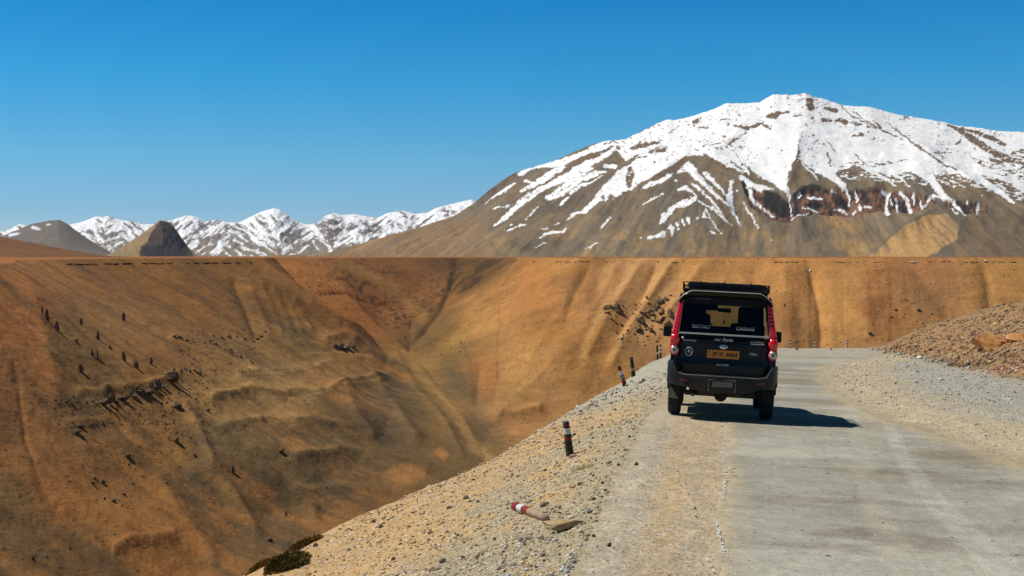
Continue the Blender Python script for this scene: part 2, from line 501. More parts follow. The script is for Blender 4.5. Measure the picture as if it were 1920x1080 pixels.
def mixc(c, m, rgb, a=1.0):
    m = (m * a)[..., None]
    return c * (1 - m) + s2l(rgb) * m

def canyon_colour(X, Y, Z, t, ins, s):
    u, v = project(X, Y, Z)
    wu = u + 26 * fbm(X * 0.02, Y * 0.02, 4, 101) + 5 * fbm(X * 0.12, Y * 0.12, 3, 102)
    wv = v + 16 * fbm(X * 0.02 + 9, Y * 0.02, 4, 103) + 4 * fbm(X * 0.12, Y * 0.12, 3, 104)
    wu = np.clip(wu, -60, 1980); wv = np.clip(wv, 470, 1100)
    cpm = s2l((126, 88, 50))
    num = np.zeros(u.shape + (3,)); den = np.zeros(u.shape)
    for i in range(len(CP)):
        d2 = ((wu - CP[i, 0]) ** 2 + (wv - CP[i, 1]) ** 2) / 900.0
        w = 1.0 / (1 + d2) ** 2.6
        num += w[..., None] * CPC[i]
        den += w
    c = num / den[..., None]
    c = c * lerp(np.ones(3), np.array([0.86, 0.91, 0.96]), (sstep(-30, -90, X) * sstep(980, 900, Y))[..., None])
    lw = (sstep(-30, -90, X) * sstep(980, 900, Y))[..., None]
    c = lerp(c, cpm, 0.30 * lw)
    # colour lifted here to make up for the weak sun on these slopes
    c = c * (1 + 0.22 * sstep(-30, -90, X) * sstep(980, 900, Y) + 0.35 * sstep(-90, -180, X) * sstep(800, 650, Y))[..., None]
    c = c * np.array([0.97, 0.98, 0.92])
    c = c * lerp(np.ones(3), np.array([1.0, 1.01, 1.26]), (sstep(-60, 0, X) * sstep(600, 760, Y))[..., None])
    # scree streaks running down the slopes
    inn = ins.astype(float)
    st = fbm(s * 0.085, t * 1.6, 3, 111)
    st2 = fbm(s * 0.3, t * 4.0, 2, 112)
    rt = sstep(0, 30, X) * sstep(650, 750, Y)
    c = c * (1 + (0.14 * st + 0.07 * st2) * inn)[..., None]
    # grey debris films on the left bowl
    left = sstep(-30, -80, X) * sstep(960, 860, Y) * inn
    dk = sstep(0.02, 0.45, fbm(s * 0.05, t * 1.2 + 3, 4, 113)) * left * sstep(0.25, 0.5, t)
    c = mixc(c, dk, (100, 80, 54), 0.4)
    along = 0.9 * X - 0.42 * Y
    fine = fbm(s * 0.22, along * 0.035, 5, 116)
    c = mixc(c, sstep(0.12, 0.4, fine) * left, (96, 76, 52), 0.5)
    c = mixc(c, sstep(0.15, 0.4, -fine) * left, (150, 106, 60), 0.45)
    c = c * (1 + 0.10 * left * fbm(s * 0.5, along * 0.09, 4, 117))[..., None]
    # mottled debris on the floor
    fl = sstep(-0.02, 0.16, fbm(s * 0.05, along * 0.02, 6, 114, 0.6)) * left * sstep(0.45, 0.2, t)
    c = mixc(c, fl, (84, 72, 52), 0.75)
    fo = sstep(0.16, 0.3, fbm(s * 0.06 + 50, along * 0.03, 6, 115, 0.6)) * left * sstep(0.45, 0.25, t)
    c = mixc(c, fo, (158, 106, 56), 0.6)
    # pale flow lines
    for pts in [[(505,742,1),(560,748,2),(640,722,1)], [(450,700,1),(520,698,2),(575,690,1.5),(618,672,1)], [(380,735,1),(470,742,1.5),(530,745,1)],
                [(640,718,1),(700,712,1.5),(720,706,1)], [(560,664,1),(640,660,1.5),(700,668,1)], [(420,640,1),(470,690,1.2),(520,700,1)]]:
        c = mixc(c, stroke(wu * 0.3 + u * 0.7, wv * 0.3 + v * 0.7, pts, 2.0), (186, 150, 95), 0.6)
    ch = [(756,658,8),(775,680,10),(795,705,9),(830,740,8),(852,770,8),(858,800,8),(880,830,10),(905,855,12)]
    c = mixc(c, stroke(wu * 0.9 + u * 0.1, wv * 0.9 + v * 0.1, ch, 6), (168, 130, 78), 0.5)
    c = mixc(c, stroke(u, v, [(862,640,2),(880,668,3),(890,760,3)], 6), (104, 80, 50), 0.5)
    c = mixc(c, stroke(u * 0.8 + wu * 0.2, v, [(856,492,2),(846,535,2.5),(828,575,3),(798,615,4),(768,650,5)], 4) * (Y > 850), (84, 64, 42), 0.6)
    for (cu, cv, ru, rv) in [(755,890,38,20),(553,832,24,14),(996,776,26,22),(830,852,12,12)]:
        c = mixc(c, blob(u * 0.5 + wu * 0.5, v * 0.5 + wv * 0.5, cu, cv, ru, rv, 0.35), (166, 118, 66), 0.75)
    c = mixc(c, stroke(wu * 0.25 + u * 0.75, v, [(28,690,0.6),(38,760,1.0),(48,830,1),(70,900,1.4),(84,930,1.5),(130,965,1),(205,1030,1.4)], 2.0), (88, 46, 24), 0.7)
    c = mixc(c, stroke(wu * 0.5 + u * 0.5, wv * 0.5 + v * 0.5, [(210,1030,3),(240,1012,5),(275,1018,3),(325,1005,2)], 3.0), (116, 68, 36), 0.6)
    # overhung lip of turf at the rim of the left bowl, and specks along the far rim
    # speckled scrub and stones on the rust coloured hill
    hill = inside(u, v, [(500,484),(845,486),(850,540),(800,600),(760,655),(640,560),(560,520)]).astype(float) * (Y > 950)
    sp = sstep(0.30, 0.42, vnoise(X * 0.33, Y * 0.16, 121)) * sstep(-0.15, 0.35, fbm(X * 0.02, Y * 0.01, 3, 122) + 0.2)
    c = mixc(c, hill * sp, (58, 42, 26), 0.7)
    tr = stroke(wu * 0.3 + u * 0.7, wv * 0.3 + v * 0.7, [(640,492,8),(700,520,10),(750,560,9),(800,600,10)], 8) * (Y > 950)
    c = mixc(c, tr, (150, 112, 60), 0.6)
    scr = inside(u, v, [(850,486),(975,486),(930,512),(850,560),(838,540),(845,505)]).astype(float) * (Y > 1000)
    c = mixc(c, scr * sstep(-0.2, 0.3, fbm(X * 0.09, Y * 0.03, 4, 123)), (62, 46, 28), 0.75)
    # reddish strata patches on the right wall
    for (cu, cv, ru, rv, a) in [(1620,570,30,22,0.45),(955,620,34,22,0.35),(900,620,20,14,0.2),(1100,530,14,32,0.25),(1480,580,26,34,0.3),(1000,600,26,16,0.25)]:
        c = mixc(c, blob(wu, wv, cu, cv, ru, rv, 0.4) * rt, (120, 78, 42), a)
    for pts in [[(1080,580,1),(1118,581,1.2),(1170,580,1),(1250,582,1)], [(1512,505,1),(1525,540,1.3),(1534,590,1.6),(1538,640,1.5)],
                [(1720,520,1),(1760,560,1.6),(1790,600,1.6)], [(1850,520,1),(1862,575,2)], [(1590,640,1),(1640,636,1),(1636,600,0.8)]]:
        c = mixc(c, stroke(u * 0.7 + wu * 0.3, v * 0.8 + wv * 0.2, pts, 1.6) * rt, (98, 66, 38), 0.5)
    F3 = lambda l, w: [(1080 + a * 0.2315, 470 + b * 0.2315, w) for a, b in l]
    su = u + 2.5 * fbm(X * 0.06, Y * 0.06, 3, 132); sv = v
    for l, w in [([(200, 70), (150, 200), (110, 420)], 9), ([(510, 100), (430, 260), (350, 420)], 7), ([(765, 100), (680, 260), (600, 360)], 7)]:  # brown shade between the ribs, painted in
        c = mixc(c, stroke(su, sv, F3(l, w), 5) * rt, (132, 96, 58), 0.55)
    for l, w in [([(520, 55), (470, 140), (400, 260), (330, 340), (250, 430), (200, 520), (130, 620), (70, 760), (50, 860)], 3.2), ([(780, 60), (700, 180), (620, 290), (540, 370), (460, 470), (400, 600), (340, 760), (270, 880)], 3.4),
                 ([(860, 180), (720, 330), (650, 400)], 4), ([(620, 560), (560, 600), (480, 720), (380, 860)], 2.6)]:  # pale sand streaks that paint in the sunlit flanks of the ribs
        c = mixc(c, stroke(su, sv, F3(l, w * 1.3), 6) * rt, (204, 162, 104), 0.42)
    strata = fbm(u * 0.01, v * 0.35, 3, 133)
    c = c * (1 + 0.05 * rt * strata)[..., None]
    gp = sstep(0.1, 0.4, fbm(X * 0.02 + 30, Y * 0.02 + v * 0.02, 5, 134, 0.6)) * rt
    c = mixc(c, gp, (146, 112, 70), 0.45)
    c = c * (1 + 0.14 * fbm(X * 0.25, Y * 0.25, 4, 131))[..., None]
    # plateau skin
    out = (1 - inn)
    pc = s2l((150, 96, 52)) * (1 + 0.25 * fbm(X * 0.01, Y * 0.003, 4, 141))[..., None]
    c = c * (1 - out[..., None]) + pc * out[..., None]
    return np.clip(c, 0.01, 0.9)

def build_canyon():
    fine = np.linspace(-24.5, 24.5, 760)
    coarse1 = np.linspace(-180, -24.5, 70, endpoint=False)
    coarse2 = np.linspace(24.5, 180, 70)[1:-1]
    th = np.radians(np.concatenate([coarse1, fine, coarse2]))
    rr = np.concatenate([np.geomspace(3, 80, 22, endpoint=False), np.arange(80, 350, 6), np.arange(350, 1080, 2.3),
                         np.arange(1080, 1760, 6), np.geomspace(1760, 9000, 34)])
    R, T = np.meshgrid(rr, th, indexing='ij')
    X = R * np.sin(T); Y = R * np.cos(T)
    Z, n, c, t, ins, sr, dr, e, s = land(X.ravel(), Y.ravel())
    Z = Z.reshape(X.shape)
    nz = n.reshape(X.shape)
    isn = (nz >= Z - 1e-6)
    e = e.reshape(X.shape)
    # under the near ground sheet this coarser sheet keeps well below it
    low = isn & (R < 115)
    Z = Z - np.where(low, np.where(e < 6, 0.6, 0.25), 0)
    P3 = np.stack([X.ravel(), Y.ravel(), Z.ravel()], -1)
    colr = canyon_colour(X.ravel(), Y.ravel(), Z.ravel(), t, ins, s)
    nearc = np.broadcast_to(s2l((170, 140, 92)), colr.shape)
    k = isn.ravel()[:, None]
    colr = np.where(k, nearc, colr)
    q = grid_quads(len(rr), len(th), wrap=True)
    me = mesh_np('canyon_ground', P3, q, col=colr)
    o = add('canyon_ground', me, M['canyon'])
    tag(o, 'eroded brown canyon walls and the flat plateau round them', kind='structure')
    return o
canyon = build_canyon()

# ------------------------------------------------------------------ near ground
ROAD_R = [(-60, 6.0), (0, 6.0), (10, 5.6), (14, 4.7), (18, 3.75), (22, 3.0), (28, 2.75), (34, 2.8), (40, 3.2), (46, 4.2), (50, 6.0), (57, 9.0)]

def near_zone(x, y, e):
    """colour of the gravel ground round the road"""
    p = x - ROAD_K * y
    n1 = fbm(x * 0.5, y * 0.35, 4, 201); n2 = fbm(x * 2.2, y * 1.6, 3, 202); n3 = fbm(x * 0.18, y * 0.12, 3, 203)
    grey = s2l((166, 152, 122)); sand = s2l((190, 154, 106)); tan = s2l((180, 163, 134)); pale = s2l((172, 166, 148))
    c = np.broadcast_to(grey, x.shape + (3,)).copy()
    # sandier towards the drop
    k = sstep(-3.4, -0.4, e + 1.0 * n1 + 0.3 * n2) * sstep(44, 24, y)
    c = lerp(c, sand, (0.9 * k)[..., None])
    k = sstep(0.1, 0.5, n1 + 0.3 * n2) * sstep(-1, -2, p) * sstep(30, 20, y)
    c = lerp(c, s2l((184, 152, 104)), (0.85 * k)[..., None])
    # rutted track beside the road
    k = sstep(-1.25, -0.85, p + 0.15 * n2) * sstep(0.45, 0.1, p) * sstep(27, 20, y)
    c = lerp(c, tan, k[..., None])
    k = sstep(-0.75, -0.5, p + 0.12 * n2) * sstep(0.1, -0.2, p) * sstep(23, 17, y) * sstep(-0.3, 0.3, n1 + 0.2)
    c = lerp(c, s2l((186, 156, 116)), (0.6 * k)[..., None])
    k = sstep(0.28, 0.1, np.abs(p + 0.95 + 0.08 * n1)) * sstep(26, 20, y) + sstep(0.22, 0.08, np.abs(p + 0.25 + 0.05 * n1)) * sstep(20, 15, y) * 0.6
    c = lerp(c, s2l((176, 166, 146)), (0.6 * np.clip(k, 0, 1))[..., None])
    # far shoulder, paler gravel
    k = sstep(26, 36, y + 2 * n1) * sstep(2, -1, e)
    c = lerp(c, pale, (0.8 * k)[..., None])
    # apron right of the road
    rr = interp_pts(y, ROAD_R)
    k = sstep(-0.2, 0.5, p - rr)
    ap = s2l((172, 160, 134)) * np.ones(x.shape + (3,))
    ap = lerp(ap, s2l((188, 170, 140)), (sstep(1.6, 0.3, np.abs(p - rr - 0.9 + 0.6 * n1)) * 0.9)[..., None])
    ap = lerp(ap, s2l((166, 163, 150)), (sstep(1.5, 3.0, p - rr + n1) * sstep(6.5, 4.0, p - rr + n1) * 0.85)[..., None])
    c = lerp(c, ap, k[..., None])
    # spoil heap
    q = (x - 15.8) - (y - 50) * 0.12 + 0.6 * fbm(x * 0.25, y * 0.25, 3, 90)
    k = sstep(-0.3, 0.5, q + 0.4 * n2) * sstep(26, 34, y)
    hc = lerp(s2l((160, 124, 82)) * np.ones(x.shape + (3,)), s2l((132, 106, 74)), sstep(-0.1, 0.5, n3 + 0.3 * n2)[..., None])
    hc = lerp(hc, s2l((178, 124, 80)), (sstep(0.0, 0.5, n1 + 0.5 * n2 + 0.3 * sstep(46, 38, y)) * 0.6 * sstep(49, 41, y))[..., None])
    hc = lerp(hc, s2l((128, 86, 60)), (sstep(1.4, 0.4, np.abs(q - 0.8)) * sstep(0, 0.4, n1 + 0.4 * n2))[..., None] * 0.6)
    c = lerp(c, hc, k[..., None])
    c = c * (1 + 0.10 * n1 + 0.10 * n2)[..., None]
    return np.clip(c, 0.02, 0.85)

def smooth_zone(x, y):
    """1 where wheels have packed the ground flat"""
    p = x - ROAD_K * y
    rr = interp_pts(y, ROAD_R)
    return sstep(-1.6, -0.8, p) * sstep(rr + 0.6, rr - 0.2, p)

def build_near():
    th = np.radians(np.concatenate([np.linspace(-60, -24, 20, endpoint=False), np.linspace(-24, 25, 860), np.linspace(25, 60, 20)[1:]]))
    vv = np.concatenate([np.linspace(2600, 1120, 14, endpoint=False), np.linspace(1120, 600, 350)])
    rr = 6240.0 / (vv - 480.0)
    rr = np.concatenate([rr, np.arange(rr[-1] + 0.5, 74, 0.5)])
    rr = np.concatenate([[-1.0], rr]) if False else rr
    R, T = np.meshgrid(rr, th, indexing='ij')
    X = (R * np.tan(T)).ravel(); Y = R.ravel().copy()
    Z, e = near_full(X, Y)
    rough = 1 - smooth_zone(X, Y)
    mound = sstep(14.5, 16.5, X) * sstep(28, 36, Y)
    Z += rough * (0.035 * fbm(X * 1.7, Y * 1.7, 3, 211) + 0.018 * fbm(X * 6, Y * 6, 3, 212) + mound * 0.10 * ridged(X * 1.4, Y * 1.4, 3, 213)
                  + sstep(-1.5, 0.5, e) * sstep(60, 50, Y) * 0.07 * fbm(X * 1.1, Y * 1.1, 4, 214))
    colr = near_zone(X, Y, e)
    E = e.reshape(R.shape)
    keep = (np.maximum(np.maximum(E[:-1, :-1], E[1:, :-1]), np.maximum(E[:-1, 1:], E[1:, 1:])) < 7)
    q = grid_quads(len(rr), len(th), keep)
    me = mesh_np('gravel_ground', np.stack([X, Y, Z], -1), q, col=colr)
    o = add('gravel_ground', me, M['near'])
    tag(o, 'gravel shoulder and bank beside the road', kind='structure')
    # the same ground continues round and behind the camera
    xs = np.linspace(-40, 60, 81); ys = np.linspace(-60, 6, 60)
    X, Y = np.meshgrid(xs, ys, indexing='xy'); X = X.ravel(); Y = Y.ravel()
    Z, e = near_full(X, Y)
    E = e.reshape(60, 81)
    keep = (np.maximum(np.maximum(E[:-1, :-1], E[1:, :-1]), np.maximum(E[:-1, 1:], E[1:, 1:])) < 7)
    me = mesh_np('gravel_ground', np.stack([X, Y, Z - 0.02], -1), grid_quads(60, 81, keep), col=near_zone(X, Y, e))
    tag(add('gravel_ground', me, M['near']), 'gravel ground behind the viewpoint', kind='structure')
build_near()

def build_road():
    ys = 6240.0 / (np.linspace(1500, 602, 520) - 480.0)
    ys = np.concatenate([np.arange(-55, ys[0], 0.5), ys])
    ps = np.linspace(-0.3, 1.0, 190)
    P, Y = np.meshgrid(ps, ys, indexing='xy')
    W = interp_pts(Y, ROAD_R)
    p = -0.50 + (P + 0.3) / 1.3 * (W + 1.2)
    X = p + ROAD_K * Y
    Z = near_h(X, Y) + 0.012
    n = fbm(X * 1.1, Y * 0.9, 4, 301)
    n2 = fbm(X * 5, Y * 5, 3, 302)
    edge_l = p - (0.03 + 0.16 * fbm(Y * 0.33, Y * 0, 3, 309) + 0.16 * n + 0.10 * n2 + 0.05 * vnoise(X * 14, Y * 9, 306))
    edge_r = (W + 0.25 * n + 0.1 * n2) - p
    edge_f = (57 + 1.5 * n + 0.5 * n2) - Y
    inn = np.minimum(np.minimum(edge_l, edge_r), edge_f)
    Z = Z - 0.012 + np.clip((inn - 0.02) * 0.25, -0.04, 0.012)      # the tarmac feathers out under the gravel
    K = inn > -0.15
    keep = K[:-1, :-1] & K[1:, :-1] & K[:-1, 1:] & K[1:, 1:]
    c = np.broadcast_to(s2l((154, 150, 135)), X.shape + (3,)).copy()
    tv = fbm(X * 0.28, Y * 0.75, 5, 303)                          # transverse patches left by the grader
    c = lerp(c, s2l((138, 130, 112)), (sstep(0.0, 0.35, tv) * 0.85)[..., None])
    c = lerp(c, s2l((182, 178, 162)), (sstep(0.05, 0.4, -tv) * 0.55)[..., None])
    tv2 = fbm(X * 0.9 + 20, Y * 3.0, 4, 304)
    c = c * (1 + 0.12 * tv2)[..., None]
    dk = sstep(0.15, 0.42, fbm(X * 0.6 + 7, Y * 1.3, 4, 305)) * sstep(20, 15, Y)
    c = lerp(c, s2l((118, 110, 94)), (dk * 0.55)[..., None])
    # tyre tracks in the dust
    u, v = project(X, Y, Z)
    tr = [(1655, 760, 9), (1668, 800, 11), (1700, 870, 14), (1752, 940, 18), (1812, 1000, 22), (1890, 1080, 30)]
    m = stroke(u, v, tr, 5)
    rib = 0.75 + 0.25 * np.sin((p + 0.19 * Y) * 70)
    c = lerp(c, s2l((188, 184, 170)), (m * 0.6 * rib * (0.8 + 0.5 * n2))[..., None])
    m = stroke(u, v, [(1560, 640, 10), (1600, 760, 14), (1610, 860, 16), (1660, 1000, 30), (1700, 1080, 36)], 10)
    c = lerp(c, s2l((180, 174, 158)), (m * 0.25)[..., None])
    m = sstep(0.55, 0.1, np.abs(p - 0.85)) * sstep(24, 18, Y)
    c = lerp(c, s2l((178, 173, 158)), (m * 0.3 * (0.6 + 0.4 * n))[..., None])
    # dust and sand drifted over the edges
    c = lerp(c, s2l((184, 166, 132)), (sstep(0.55, 0.0, np.minimum(edge_l * 1.6, edge_r) + 0.15 * n2) * 0.75)[..., None])
    c = c * (1 + 0.09 * n2 + 0.10 * fbm(X * 3, Y * 7, 4, 307))[..., None]
    q = grid_quads(len(ys), len(ps), keep)
    me = mesh_np('road', np.stack([X.ravel(), Y.ravel(), Z.ravel()], -1), q, col=c.reshape(-1, 3))
    tag(add('road', me, M['road']), 'dusty grey mountain road', kind='structure')
build_road()

# ------------------------------------------------------------------ mountains
def R2(l): return [(850 + x * 0.3148, 150 + y * 0.3148, w * 0.3148) for x, y, w in l]
def R3(l): return [(1370 + x * 0.3148, 150 + y * 0.3148, w * 0.3148) for x, y, w in l]
def R4(l): return [(x * 0.46875, 360 + y * 0.46875) for x, y in l]

CREST = [(520, 480), (600, 478), (640, 466), (700, 450), (780, 428), (850, 405), (862, 398), (890, 380), (925, 350), (960, 326), (985, 318), (1010, 310), (1040, 302), (1075, 285),
         (1100, 275), (1130, 265), (1170, 262), (1182, 256), (1215, 240), (1250, 224), (1265, 226), (1300, 217), (1340, 204), (1362, 193), (1385, 194), (1424, 192), (1436, 184),
         (1450, 177), (1482, 178), (1514, 175), (1527, 181), (1552, 188), (1580, 197), (1632, 201), (1680, 214), (1740, 224), (1770, 229), (1800, 237),
         (1840, 240), (1870, 246), (1920, 248), (2000, 262), (2150, 300), (2300, 360), (2500, 430), (2700, 478)]
SNOW_POLYS = [
 # right hand field (R3 coordinates)
 ('R3', [(-20, 100), (250, 60), (460, 60), (850, 140), (1250, 220), (1400, 260), (1900, 290), (2300, 340), (3200, 560), (3200, 760), (2400, 700), (1900, 650), (1747, 640), (1600, 590), (1450, 560), (1300, 560), (1200, 555), (1100, 540), (960, 560),
         (850, 545), (740, 520), (640, 530), (600, 600), (540, 570), (470, 540), (420, 480), (405, 470), (350, 560), (345, 690), (200, 590), (100, 520), (0, 465), (-60, 420)]),
 # upper left field (R2 coordinates)
 ('R2', [(420, 520), (600, 480), (700, 455), (890, 360), (1060, 335), (1280, 225), (1620, 130), (1760, 130), (1760, 570), (1700, 560), (1600, 520), (1500, 450), (1385, 450), (1320, 440), (1240, 440),
         (1180, 425), (1100, 445), (1020, 480), (960, 400), (900, 420), (800, 440), (740, 470), (650, 510), (560, 520)]),
 ('R2', [(665, 845), (700, 800), (770, 775), (850, 690), (900, 620), (980, 540), (1060, 490), (1100, 450), (1180, 425), (1250, 435), (1320, 440), (1385, 450), (1250, 540), (1100, 620),
         (1060, 650), (980, 680), (900, 705), (800, 785), (730, 805)]),
]
S_ON2 = [
 [(400,560,14),(440,530,14),(520,500,14),(600,490,8)], [(190,735,3),(250,690,8),(300,660,10),(360,615,8)],
 [(245,868,5),(310,820,14),(370,760,18),(430,710,20),(470,680,22),(520,650,14),(600,610,20),(680,570,24),(760,520,28),(860,470,26),(960,400,20),(1000,390,18)],
 [(400,665,10),(470,625,18),(540,590,22),(600,540,22),(660,520,12)], [(560,700,14),(620,660,12),(700,600,18),(760,560,18),(820,530,14)],
 [(570,712,12),(640,680,14),(700,640,14),(760,590,16),(840,560,18),(900,545,8)], [(700,670,12),(760,630,10),(830,600,5),(880,570,4)], [(640,740,8),(680,700,10)],
 [(1120,655,4),(1180,620,16),(1250,590,18),(1305,560,6)], [(1135,740,4),(1180,710,9),(1245,682,6)],
 [(1232,850,8),(1260,810,18),(1300,770,18),(1320,755,12),(1380,735,26),(1436,712,14)], [(1160,942,6),(1210,930,13),(1250,915,18)], [(1290,875,14),(1302,890,14),(1300,930,5)],
 [(1333,850,7),(1340,890,6)], [(1366,835,8),(1374,870,6)], [(1396,820,9),(1404,860,6)], [(1455,815,8)], [(1490,800,12),(1505,820,8)],
 [(880,880,5),(910,850,9),(943,822,4)], [(518,940,6),(540,915,9),(600,905,9),(655,905,9),(668,886,4)], [(295,903,3),(360,885,6),(428,858,5)],
 [(488,995,4),(512,985,6),(545,972,5)], [(785,1005,3),(870,968,4)], [(1340,655,8),(1385,640,13),(1430,670,7),(1480,740,5),(1540,770,4),(1600,810,3)],
 [(1430,620,8),(1520,700,9),(1600,800,4)], [(1340,545,12),(1400,520,34),(1480,600,18),(1560,680,9),(1660,760,7),(1700,860,4)], [(1500,560,16),(1600,650,9),(1640,720,6)],
 [(1660,600,8),(1640,690,8),(1664,800,5)], [(430,830,4),(470,790,6),(510,755,3)], [(340,860,9)], [(240,765,3),(300,755,3),(350,745,3)], [(524,890,2),(560,884,3)], [(590,870,2),(636,850,3)],
 [(1500,770,4),(1580,900,3)], [(1540,760,5),(1660,870,3)], [(1530,900,3),(1556,918,3)], [(860,700,20),(940,700,14),(1000,670,10)], [(1595,915,5)], [(1116,944,6)],
 [(900,510,12),(960,520,16)], [(1322,605,6)], [(470,610,5),(430,600,8)]]
S_ON3 = [
 [(590,560,26),(640,600,20),(680,650,13),(700,690,8),(705,750,3)], [(425,490,8),(470,540,8),(520,590,6)], [(800,520,20),(860,555,12),(920,590,9),(985,632,3)], [(960,550,16),(1010,590,8),(1072,640,2)],
 [(1120,520,50),(1200,600,26),(1260,680,20),(1330,740,14),(1392,803,5)], [(1400,530,50),(1500,600,24),(1580,655,18),(1640,690,14),(1685,728,8)],
 [(910,668,12),(932,690,14),(928,740,5),(930,800,12)], [(1008,672,12),(1050,715,12),(1056,750,8),(1072,785,14)], [(1083,680,9),(1094,745,7)], [(1188,700,8),(1160,745,10),(1135,770,8)],
 [(742,660,5),(752,730,4)], [(769,745,8),(772,772,7)], [(742,780,7),(726,800,7)], [(798,758,8),(836,765,5)], [(620,775,6),(650,770,8),(690,798,5)], [(360,832,3),(410,800,4),(462,800,4)],
 [(102,635,8),(120,680,14),(135,720,10),(180,760,8),(230,800,5),(264,822,3)], [(350,690,6),(368,830,3)], [(0,600,8),(6,700,8),(20,800,6),(60,878,3)], [(75,738,4),(128,808,4),(162,880,2)],
 [(1200,688,8),(1240,696,9),(1272,712,3)], [(1480,748,11),(1460,802,4)], [(1312,765,6),(1350,795,5)], [(985,705,4),(992,785,8)], [(950,715,4),(965,760,2)], [(1125,700,4),(1135,765,8)],
 [(60,580,16),(150,640,22),(250,650,8)], [(330,640,10),(352,700,7)], [(400,700,5),(420,690,6)], [(465,700,6),(545,712,4)], [(430,760,4),(520,790,4)], [(560,650,3),(620,665,5)],
 [(680,620,6),(690,690,5)], [(1500,690,6)], [(1405,732,5)], [(1700,620,20),(1760,660,26)], [(1560,560,14),(1660,600,16)], [(40,660,4)],[(242,958,3)],[(470,928,2)], [(1600,900,1)]]
B_ON2 = [  # bare rock over snow: polyline, darkness
 [(640,560,8),(740,490,14),(860,440,14),(955,397,6)], [(1050,530,14),(1055,570,24),(1040,630,12)], [(1385,455,7),(1340,500,13),(1280,540,20),(1200,585,18)],
 [(1490,440,6),(1600,510,11),(1747,575,9)], [(985,400,12)], [(1060,408,10),(1100,395,14),(1220,372,8)], [(1170,430,8),(1260,415,14)], [(1150,375,8)], [(1430,255,10),(1460,240,8)],
 [(1590,240,7),(1630,232,5)], [(1670,270,7),(1740,285,9)], [(1450,285,4),(1520,282,4)], [(1340,280,2),(1300,310,3)], [(1610,335,8)], [(1640,385,6),(1690,345,4)], [(800,412,8)], [(1054,350,5)],
 [(900,375,4),(960,365,3)], [(1195,490,6)], [(1560,545,5),(1640,570,9)], [(1100,462,6),(1146,458,5)], [(940,700,18)], [(890,700,10)],[(1500,380,3),(1590,380,4)], [(1640,480,3),(1740,540,4)]]
B_ON3 = [
 [(1295,265,5),(1380,310,18),(1500,390,22),(1620,460,20),(1747,500,12),(1800,520,12)], [(1375,285,4),(1480,318,14),(1560,345,16),(1645,392,7)], [(1345,385,7),(1372,350,3)],
 [(470,130,26),(480,165,18)], [(455,180,6)], [(570,170,10),(625,180,14)], [(210,222,8),(260,210,18),(286,200,12)], [(300,195,8),(345,195,6)], [(555,240,12),(590,240,12)], [(630,240,10),(690,255,16)],
 [(725,255,10),(770,265,10)], [(725,338,5),(770,325,13),(788,328,8)], [(20,272,7),(70,280,6)], [(90,290,9),(150,270,12),(190,258,8),(235,295,8)], [(645,140,4),(720,215,5),(820,262,5)],
 [(730,185,3),(820,250,4),(870,280,5),(960,325,5),(1020,355,3)], [(925,250,2),(1000,310,4),(1080,370,5),(1180,440,6),(1280,510,6),(1380,550,5)], [(820,278,4),(860,282,3)], [(850,240,3),(895,282,8)],
 [(405,380,5),(405,440,7),(395,500,26),(380,560,34),(350,620,16)], [(0,365,3),(80,320,4)], [(0,480,4),(120,590,4),(220,650,4),(330,700,4)], [(60,490,2),(160,570,3),(270,660,3)], [(425,490,6),(500,560,10),(600,640,20)],
 [(240,158,5)], [(480,225,8)], [(490,325,7)], [(560,345,3),(620,430,3)], [(580,440,5),(595,510,4)], [(375,215,5),(420,215,4)], [(740,440,3),(800,500,4),(860,560,4)], [(470,85,4),(500,100,5)], [(1240,258,4)],
 [(225,405,5)], [(155,450,4)], [(555,385,5)]]
def in_poly(u, v, kind, pts):
    k, o = (0.3148, (850, 150)) if kind == 'R2' else (0.3148, (1370, 150))
    return inside(u, v, [(o[0] + x * k, o[1] + y * k) for x, y in pts])

RIDGES = [('R2', [(1385,455,1),(1250,540,1),(1060,650,1),(850,790,1),(560,960,.5)], 30, 9), ('R2', [(1060,490,1),(900,600,1),(700,740,1),(430,950,.5)], 26, 8),
          ('R2', [(800,430,1),(560,600,1),(300,760,.6)], 24, 8), ('R2', [(1430,560,1),(1560,700,1),(1747,880,1)], 34, 9), ('R2', [(600,500,1),(380,640,1),(160,790,.5)], 18, 8),
          ('R3', [(405,370,1),(395,480,1),(350,620,1)], 34, 10), ('R3', [(1290,265,1),(1500,390,1),(1747,500,1)], 34, 11), ('R3', [(850,250,1),(1150,410,1),(1330,520,1),(1500,690,1),(1700,880,.6)], 30, 10),
          ('R3', [(400,740,1),(430,900,1),(520,1040,.6)], 30, 12), ('R3', [(150,180,1),(0,350,1),(-100,440,1)], 30, 10), ('R3', [(470,100,1),(420,240,1),(405,370,1)], 12, 14),
          ('R3', [(600,130,1),(860,250,1)], 24, 10), ('R3', [(700,470,1),(860,620,1),(800,760,1)], 26, 9), ('R3', [(1200,780,1),(1000,900,1),(820,1050,.5)], 34, 12), ('R3', [(60,580,1),(150,800,1),(330,1040,.6)], 34, 12),
          ('R3', [(1375,860,1),(1340,960,1),(1180,1040,.6)], 24, 12),
          ('R3', [(355,660,1),(360,820,1)], -50, 9), ('R3', [(250,660,1),(300,800,1)], -42, 14), ('R3', [(700,660,1),(690,770,1)], -34, 10), ('R3', [(930,650,1),(930,800,1)], -24, 7), ('R3', [(1060,680,1),(1070,780,1)], -20, 6)]

